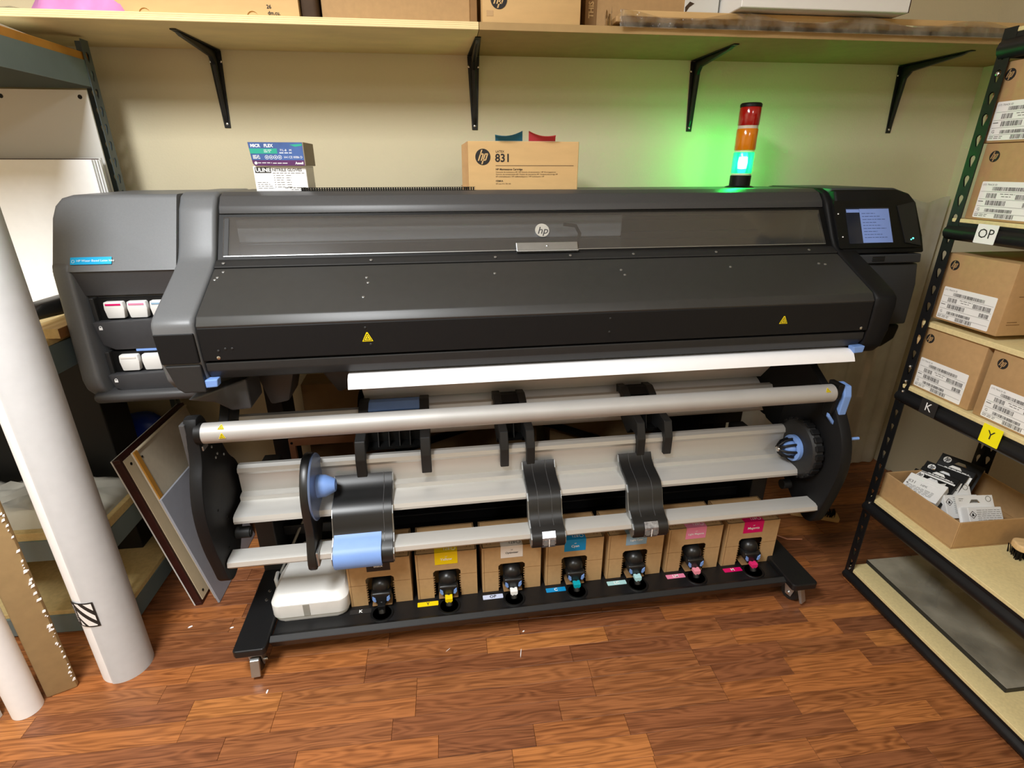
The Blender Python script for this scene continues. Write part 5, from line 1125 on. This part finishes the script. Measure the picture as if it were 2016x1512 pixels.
# cardboard tray with cartridge packs
ZTR = 0.3645
tx0, tx1, ty0, ty1 = 1.222, 1.56, -1.112, -0.824
t = thing('cardboard_tray', 'open shallow kraft cardboard tray on the right rack', 'tray', ((tx0 + tx1) / 2, (ty0 + ty1) / 2, ZTR))
hx, hy = (tx1 - tx0) / 2, (ty1 - ty0) / 2
b = B(); b.box(-hx, hx, -hy, hy, 0, 0.004); b.build('tray_floor', 'kraft', t)
for a in ((-hx, -hx + 0.005, -hy, hy), (hx - 0.005, hx, -hy, hy), (-hx + 0.005, hx - 0.005, -hy, -hy + 0.005), (-hx + 0.005, hx - 0.005, hy - 0.005, hy)):
    b = B(); b.box(*a, 0.004, 0.094, bev=0.0015, seg=1); b.build('tray_wall', 'kraft', t)
def pack(label, loc, rot, top, low, white=False):
    """flat hang-pack: card with hole, name strip and carton body"""
    t = thing('cartridge_pack', label, 'cartridge pack', loc, rot=rot, group='hang packs in the cardboard tray')
    b = B(); b.prism([(-0.055, 0), (0.055, 0), (0.055, 0.075), (-0.055, 0.075)], 'y', 0, 0.032, bev=0.002); b.build('carton', low, t)
    # hanging card with a slot
    b = B(); y0, y1 = 0.030, 0.0315
    for q in (((-0.062, 0.0), (0.062, 0.0), (0.062, 0.088), (-0.062, 0.088)), ((-0.062, 0.088), (-0.018, 0.088), (-0.010, 0.099), (-0.062, 0.099)), ((0.018, 0.088), (0.062, 0.088), (0.062, 0.099), (0.010, 0.099)), ((-0.062, 0.099), (0.062, 0.099), (0.062, 0.112), (-0.062, 0.112))): b.prism(q, 'y', y0, y1)
    b.build('hang_card', top, t)
    M = frame((0, y0 - 0.0002, 0.1), (1, 0, 0), (0, 0, 1))
    if not white:
        logo(t, M @ T(-0.040, -0.006), 0.0115, 'print_white', 'print_black')
        b = B(); b.box(-0.05, 0.045, -0.0006, 0.0, 0.055, 0.0565); fr = frame((0, -0.0006, 0.04), (1, 0, 0), (0, 0, 1)); b.build('rule', 'print_white', t)
        b = B(); Mb = frame((0, -0.0004, 0.04), (1, 0, 0), (0, 0, 1)); b.box(-0.052, 0.052, -0.034, 0.012, 0, 0.0004, M=Mb); b.build('white_field', 'label_white', t)
        b = B(); b.text('831', 0.016, Mb @ T(-0.036, 0.003), h=0.0008); b.text('HPK', 0.011, Mb @ T(0.0, 0.002), h=0.0008)
        for k in range(5): fineprint(b, Mb @ T(0, 0, 0.0003), -0.045, -0.010 - 0.0045 * k, 0.08, 0.0014, 70 + k)
        b.poly(circ(-0.046, -0.007, 0.003, 10), 0.0004, 0.0008, M=Mb); b.build('lettering', 'print_grey', t)
        b = B(); b.prism([(-0.02, 0.062), (0.018, 0.062), (0.010, 0.071), (-0.012, 0.071)], 'y', -0.0006, 0.0); fineprint(b, frame((0, -0.0004, 0.058), (1, 0, 0), (0, 0, 1)), -0.03, 0.0, 0.07, 0.002, 90); b.build('name_print', 'print_white', t)
    else:
        b = B(); b.ribbon([(0.046 + 0.0085 * math.cos(a), 0.0 + 0.0085 * math.sin(a)) for a in [2 * PI * j / 14 for j in range(15)]], 'z', 0, 0.0005, 0.002, M=M); b.build('round_mark', 'cable_grey', t); b = B(); fineprint(b, M, -0.052, 0.002, 0.018, 0.002, 20); fineprint(b, M, -0.052, -0.004, 0.012, 0.002, 21)
        Mb = frame((0, -0.0004, 0.04), (1, 0, 0), (0, 0, 1))
        for k in range(9): fineprint(b, Mb, -0.028, 0.026 - 0.006 * k, 0.078, 0.0014, 22 + k)
        b.build('fine_print', 'cable_grey', t, kind='stuff')
        b = B(); d = 0.011
        for p, q in (((-d, 0), (0, d)), ((0, d), (d, 0)), ((d, 0), (0, -d)), ((0, -d), (-d, 0))): b.ribbon([p, q], 'z', 0, 0.0006, 0.0012, M=Mb @ T(-0.042, 0.012))
        b.build('hazard_diamond', 'dark_red_wood', t)
        b = B(); b.poly([(-0.004, -0.004), (0.004, -0.004), (0.002, 0.003), (-0.001, 0.005)], 0, 0.0006, M=Mb @ T(-0.042, 0.012)); b.build('hazard_symbol', 'print_black', t)
zt = ZTR + 0.006
pack('frontmost black hang pack with a white 831 field in the cardboard tray', (1.275, -0.912, zt + 0.046), (-0.95, 0, -1.15), 'deep_black', 'label_white')
pack('middle black hang pack in the cardboard tray', (1.338, -0.890, zt + 0.050), (-0.85, 0, -1.15), 'deep_black', 'deep_black')
pack('rearmost black hang pack in the cardboard tray, against the rack post', (1.415, -0.875, zt + 0.056), (-0.72, 0, -1.12), 'deep_black', 'deep_black')
pack('rear white hang pack with a hazard diamond in the cardboard tray', (1.385, -0.995, zt + 0.006), (-0.62, 0, -0.10), 'label_white', 'label_white', True)
pack('front white hang pack with a hazard diamond in the cardboard tray', (1.40, -1.065, zt + 0.006), (-0.62, 0, -0.08), 'label_white', 'label_white', True)
# brush
t = thing('hand_brush', 'wooden hand brush with black bristles at the right border of the lower shelf', 'brush', (1.392, -1.165, ZTR + 0.0005), rz=-0.35)
b = B(); b.prism(rrect(-0.022, 0.14, -0.026, 0.026, 0.02, 6), 'z', 0.028, 0.05, bev=0.005, seg=3); b.build('wood_back', 'brush_wood', t, smooth=True)
b = B(); rr_ = random.Random(3)
for i in range(340):
    x = rr_.uniform(-0.018, 0.13); y = rr_.uniform(-0.022, 0.022); b.prism([(x - 0.0012, y - 0.0012), (x + 0.0012, y - 0.0012), (x, y + 0.0016)], 'z', 0.0, 0.028, M=Matrix.Shear('XY', 4, (-0.15 * (1 if x < 0.02 else 0) + rr_.uniform(-.1, .1), rr_.uniform(-.1, .1))) )
b.build('bristles', 'deep_black', t, kind='stuff')
# clear acrylic sheet on the bottom shelf
t = thing('acrylic_sheet', 'thick smoky clear acrylic sheet lying on the bottom rack shelf', 'acrylic sheet', (1.262, -0.775, 0.0586))
b = B(); b.box(0, 0.33, -0.58, -0.045, 0.0, 0.016, bev=0.001, seg=1); b.build('sheet', 'acrylic', t)
b = B(); b.box(-0.0012, -0.0002, -0.58, -0.045, 0.0005, 0.0155); b.box(0, 0.33, -0.5812, -0.5802, 0.0005, 0.0155); b.build('edge', 'printer_matte', t)
# cloudy plastic sheeting hung behind, between printer and corner
def drape(x0, x1, z0, z1, y, amp, seed, nx=60, nz=20, k=9.0):
    q = bmesh.new(); vs = {}
    rr_ = random.Random(seed); ph = [rr_.uniform(0, 6.28) for _ in range(6)]
    for i in range(nx + 1):
        for j in range(nz + 1):
            u, v = i / nx, j / nz; x = x0 + (x1 - x0) * u; z = z0 + (z1 - z0) * v
            w = amp * (math.sin(k * u * 2 + ph[0] + 0.9 * v) + 0.6 * math.sin(k * 3.7 * u + ph[1] - 1.3 * v) + 0.3 * math.sin(k * 9 * u + ph[2] + 2 * v))
            vs[i, j] = q.verts.new((x, y + w * (0.35 + 0.65 * (1 - v)), z + (0.012 * math.sin(23 * u + ph[3]) if j == nz else 0)))
    for i in range(nx):
        for j in range(nz): q.faces.new((vs[i, j], vs[i + 1, j], vs[i + 1, j + 1], vs[i, j + 1]))
    b = B(); b._merge(q); return b
o = drape(1.12, 1.93, 0.006, 1.305, -0.05, 0.016, 3).build('plastic_sheeting', 'poly_sheet', smooth=True); tag(o, 'cloudy plastic sheeting hanging on the wall behind the right of the printer', 'plastic sheet')
# ================================================================ things on the wall shelf
ZSH = ZS + 0.0205
# clear film and pink bag at the left
o = lump(20, 8, 0.62, 0.22, 0.010, 8, 'clear_film', 'clear_film'); o.location = (-1.62, -0.28, ZSH); tag(o, 'flat clear film lying at the left end of the wall shelf', 'film')
o = lump(16, 10, 0.24, 0.20, 0.075, 9, 'pink_plastic', 'pink_bag'); o.location = (-1.225, -0.275, ZSH + 0.0005); tag(o, 'crumpled pink plastic bag on the wall shelf', 'bag')
# long carton with two thumb notches
t = thing('long_carton', 'long kraft carton with two round thumb notches on the wall shelf', 'carton', (-0.895, -0.36, ZSH))
b = B()
front = [(-0.255, 0.0)]
for c in (-0.165, 0.125): front += [(c - 0.0165, 0.0)] + [(c - 0.0165 * math.cos(a), 0.0165 * math.sin(a)) for a in [PI * j / 8 for j in range(1, 8)]] + [(c + 0.0165, 0.0)]
front += [(0.255, 0.0), (0.255, 0.17), (-0.255, 0.17)]
b.prism(front, 'y', 0, 0.004); b.box(-0.255, 0.255, 0.004, 0.30, 0.0, 0.166); b.build('carton', 'kraft_light', t)
b = B(); b.box(-0.262, -0.255, 0.0, 0.006, 0.002, 0.05); b.box(-0.256, 0.256, -0.0012, -0.0002, 0.055, 0.056); b.build('flap', 'kraft_light', t)
b = B(); Mf = frame((0.185, -0.0004, 0.012), (1, 0, 0), (0, 0, 1)); b.text('dm.cu.', 0.013, Mf, h=0.0006, bold=0.0003); b.text('26', 0.013, Mf @ T(-0.012, 0.015), h=0.0006, bold=0.0003); b.build('lettering', 'print_black', t)
for c in (-0.165, 0.125):
    b = B(); b.prism([(c - 0.015 * math.cos(a), 0.0008 + 0.015 * math.sin(a)) for a in [PI * j / 8 for j in range(9)]], 'y', 0.0042, 0.0046); b.build('notch_lining', 'paper_white', t)
o = B().box(-0.025, 0.022, -0.06, 0.10, 0, 0.16, bev=0.012, seg=3).build('dark_sleeve', 'brown_dark', smooth=True); o.location = (-0.612, -0.29, ZSH); tag(o, 'dark brown sleeve wedged between two kraft cartons on the wall shelf', 'sleeve')
# plain carton, dim
t = thing('plain_carton', 'plain brown carton between the long carton and the round-logo carton', 'carton', (-0.36, -0.325, ZSH))
b = B(); b.box(-0.222, 0.215, 0, 0.28, 0, 0.22, bev=0.002, seg=1); b.build('carton', 'kraft', t)
b = B(); b.box(0.2155, 0.236, 0.001, 0.004, 0.0, 0.20); b.build('flap', 'kraft_dark', t)
# logo carton
t = thing('logo_carton', 'kraft carton with a dark round logo on the wall shelf above the 831 box', 'carton', (0.036, -0.377, ZSH))
b = B(); b.box(-0.147, 0.150, 0, 0.26, 0, 0.21, bev=0.004, seg=2); b.build('carton', 'kraft_light', t, smooth=True)
logo(t, frame((-0.098, -0.0006, 0.060), (1, 0, 0), (0, 0, 1)), 0.0245, 'print_black', 'kraft_light')
b = B(); b.box(-0.135, -0.115, -0.0008, -0.0002, 0.018, 0.032); b.build('tape', 'tape', t)
b = B(); b.box(-0.13, -0.03, -0.0008, -0.0002, 0.0005, 0.0022); b.box(0.03, 0.12, -0.0008, -0.0002, 0.0, 0.0016); b.build('worn_edge', 'brown_dark', t)
# carton set back, with printed side
t = thing('tan_carton', 'smooth tan carton set back on the wall shelf behind the wrapped flat pack', 'carton', (0.40, -0.30, ZSH))
b = B(); b.box(-0.145, 0.15, 0, 0.25, 0, 0.24, bev=0.002, seg=1); b.build('carton', 'kraft', t)
b = B(); b.prism([(-0.182, 0.0), (-0.145, 0.0), (-0.145, 0.24), (-0.182, 0.24)], 'y', 0.0, 0.24, bev=0.001, seg=1); b.build('printed_side', 'kraft_dark', t)
b = B(); M = frame((-0.163, -0.0006, 0.06), (0, 0, 1), (-1, 0, 0)); b.text('THIS', 0.022, M, h=0.0006, bold=0.0006); b.build('lettering', 'kraft_light', t)
# flat pack of boards in film
t = thing('flat_pack', 'long flat pack of cardboard sheets in clear film overhanging the wall shelf', 'flat pack', (1.10, -0.23, ZSH))
b = B(); b.prism([(-0.81, -0.172), (0.66, -0.172), (0.66, 0.16), (-0.53, 0.16), (-0.53, -0.075), (-0.81, -0.075)], 'z', 0.008, 0.024, bev=0.003); b.build('lower_sheet', 'kraft', t)
b = B(); b.prism([(-0.785, -0.158), (0.66, -0.158), (0.66, 0.16), (-0.53, 0.16), (-0.53, -0.075), (-0.785, -0.075)], 'z', 0.0245, 0.043, bev=0.003); b.build('upper_sheet', 'kraft_light', t)
q = drape(-0.80, 0.66, -0.006, 0.028, -0.176, 0.0022, 6, nx=90, nz=5, k=12); q.build('film_skirt', 'clear_film', t, smooth=True)
q = drape(-0.045, 0.045, 0.0, 0.042, 0.0, 0.004, 8, nx=20, nz=5, k=8); q.bm.transform(T(-0.822, -0.125, 0) @ Matrix.Rotation(PI / 2, 4, 'Z')); q.build('film_end', 'clear_film', t, smooth=True)
# white box on the pack, overhanging, and a white patterned carton behind
t = thing('white_box', 'white lidded box lying on the wrapped flat pack', 'box', (0.938, -0.335, ZSH + 0.0465))
b = B(); b.box(-0.277, 0.272, -0.105, 0.17, 0, 0.11, bev=0.002, seg=1); b.build('box', 'label_white', t)
b = B(); b.box(-0.2785, 0.2735, -0.1065, 0.17, 0.05, 0.112); b.build('lid', 'label_white', t)
b = B(); b.box(0.2725, 0.2735, -0.105, 0.16, 0.0, 0.05); b.build('side_edge', 'dark_red_wood', t)
t = thing('white_carton', 'white carton with a dark diagonal mark beside the white lidded box', 'carton', (0.575, -0.20, ZSH + 0.0445))
b = B(); b.box(-0.035, 0.078, -0.105, 0.12, 0, 0.16, bev=0.002, seg=1); b.build('carton', 'white_panel', t)
b = B(); b.prism([(-0.033, 0.012), (-0.02, 0.03), (-0.004, 0.04), (-0.02, 0.045), (-0.034, 0.03)], 'y', -0.1056, -0.105); b.build('mark', 'brown_dark', t)
# ================================================================ odds and ends behind the printer
t = thing('back_carton', 'plain tan carton standing behind the printer legs', 'carton', PWD(0.44, -0.14, 0.0), TH)
b = B(); b.box(-0.28, 0.22, -0.06, 0.06, 0, 0.52, bev=0.002, seg=1); b.build('carton', 'kraft', t)
b = B(); b.box(-0.28, 0.22, -0.002, 0.002, 0.52, 0.5206); b.build('seam', 'kraft_edge', t)
t = thing('back_carton', 'wide tan carton standing behind the printer left of centre', 'carton', PWD(-0.28, -0.14, 0.0), TH)
b = B(); b.box(-0.57, 0.38, -0.06, 0.06, 0, 0.64, bev=0.002, seg=1); b.build('carton', 'kraft_dark', t)
b = B(); b.box(-0.57, 0.38, -0.002, 0.002, 0.64, 0.6406); b.build('seam', 'kraft_edge', t)
t = thing('copper_frame', 'copper-coloured open frame behind the left of the printer', 'frame', PWD(-0.76, -0.33, 0.24), TH)
for a in ((-0.13, 0.13, 0.205, 0.235), (-0.13, -0.108, 0.0, 0.205), (0.108, 0.13, 0.0, 0.205), (-0.13, 0.13, -0.02, 0.0)):
    b = B(); b.box(a[0], a[1], -0.01, 0.01, a[2], a[3], bev=0.001, seg=1); b.build('rail', 'copper_frame', t)
for x, z in ((0.119, 0.218), (0.119, 0.196), (-0.119, 0.218)):
    b = B(); b.cyl((x, -0.0115, z), (x, -0.009, z), 0.005, n=12); b.build('bolt', 'deep_black', t)
b = B(); b.box(-0.13, 0.13, -0.02, 0.02, -0.24, -0.02, bev=0.002); b.build('stand', 'brown_dark', t)
t = thing('power_adapter', 'grey power adapter hanging behind the front bar', 'adapter', PWD(0.22, -0.36, 0.272), TH)
b = B(); b.box(-0.08, 0.09, -0.03, 0.03, 0, 0.035, bev=0.006, seg=2); b.build('case', 'cable_grey', t, smooth=True)
b = B(); b.sweep([(-0.08, 0, 0.018), (-0.14, 0.0, 0.012), (-0.22, 0.01, 0.006), (-0.34, 0.03, 0.004)], 0.004); b.build('lead', 'cable_grey', t)
b = B(); b.sweep([(PWD(-0.90, -0.66, 0.11))] + [PWD(*p) for p in ((-0.885, -0.62, 0.135), (-0.84, -0.56, 0.22), (-0.79, -0.52, 0.30), (-0.74, -0.49, 0.35))], 0.005)
o = b.build('grey_cable', 'cable_grey'); tag(o, 'grey cable rising behind the spool arm', 'cable')
b = B(); b.sweep([PWD(*p) for p in ((-0.905, -0.66, 0.12), (-0.90, -0.70, 0.125), (-0.885, -0.735, 0.118), (-0.86, -0.725, 0.10))], 0.007); o = b.build('white_hose', 'plastic_white'); tag(o, 'short white hose curling beside the left printer foot', 'hose')
b = B(); b.sweep([PWD(*p) for p in ((0.86, -0.38, 0.10), (0.92, -0.46, 0.05), (1.0, -0.56, 0.012), (1.08, -0.63, 0.006), (1.14, -0.64, 0.006))], 0.0035); o = b.build('orange_cable', 'cable_orange'); tag(o, 'thin orange cable running over the floor behind the right printer foot', 'cable')
t = thing('floor_brush', 'flat brush with black bristles on the floor behind the right take-up plate', 'brush', PWD(1.30, -0.49, 0.0), TH - 0.45)
b = B(); b.prism(rrect(-0.10, 0.10, -0.03, 0.03, 0.012), 'z', 0.0005, 0.016, bev=0.002); b.build('back', 'kraft_light', t)
b = B(); rr_ = random.Random(5)
for k in range(160):
    x = rr_.uniform(-0.04, 0.085); y = rr_.uniform(-0.022, 0.022); b.prism([(x - 0.0014, y - 0.0014), (x + 0.0014, y - 0.0014), (x, y + 0.0018)], 'z', 0.016, 0.038 + rr_.uniform(-0.004, 0.004))
b.build('bristles', 'deep_black', t, kind='stuff')
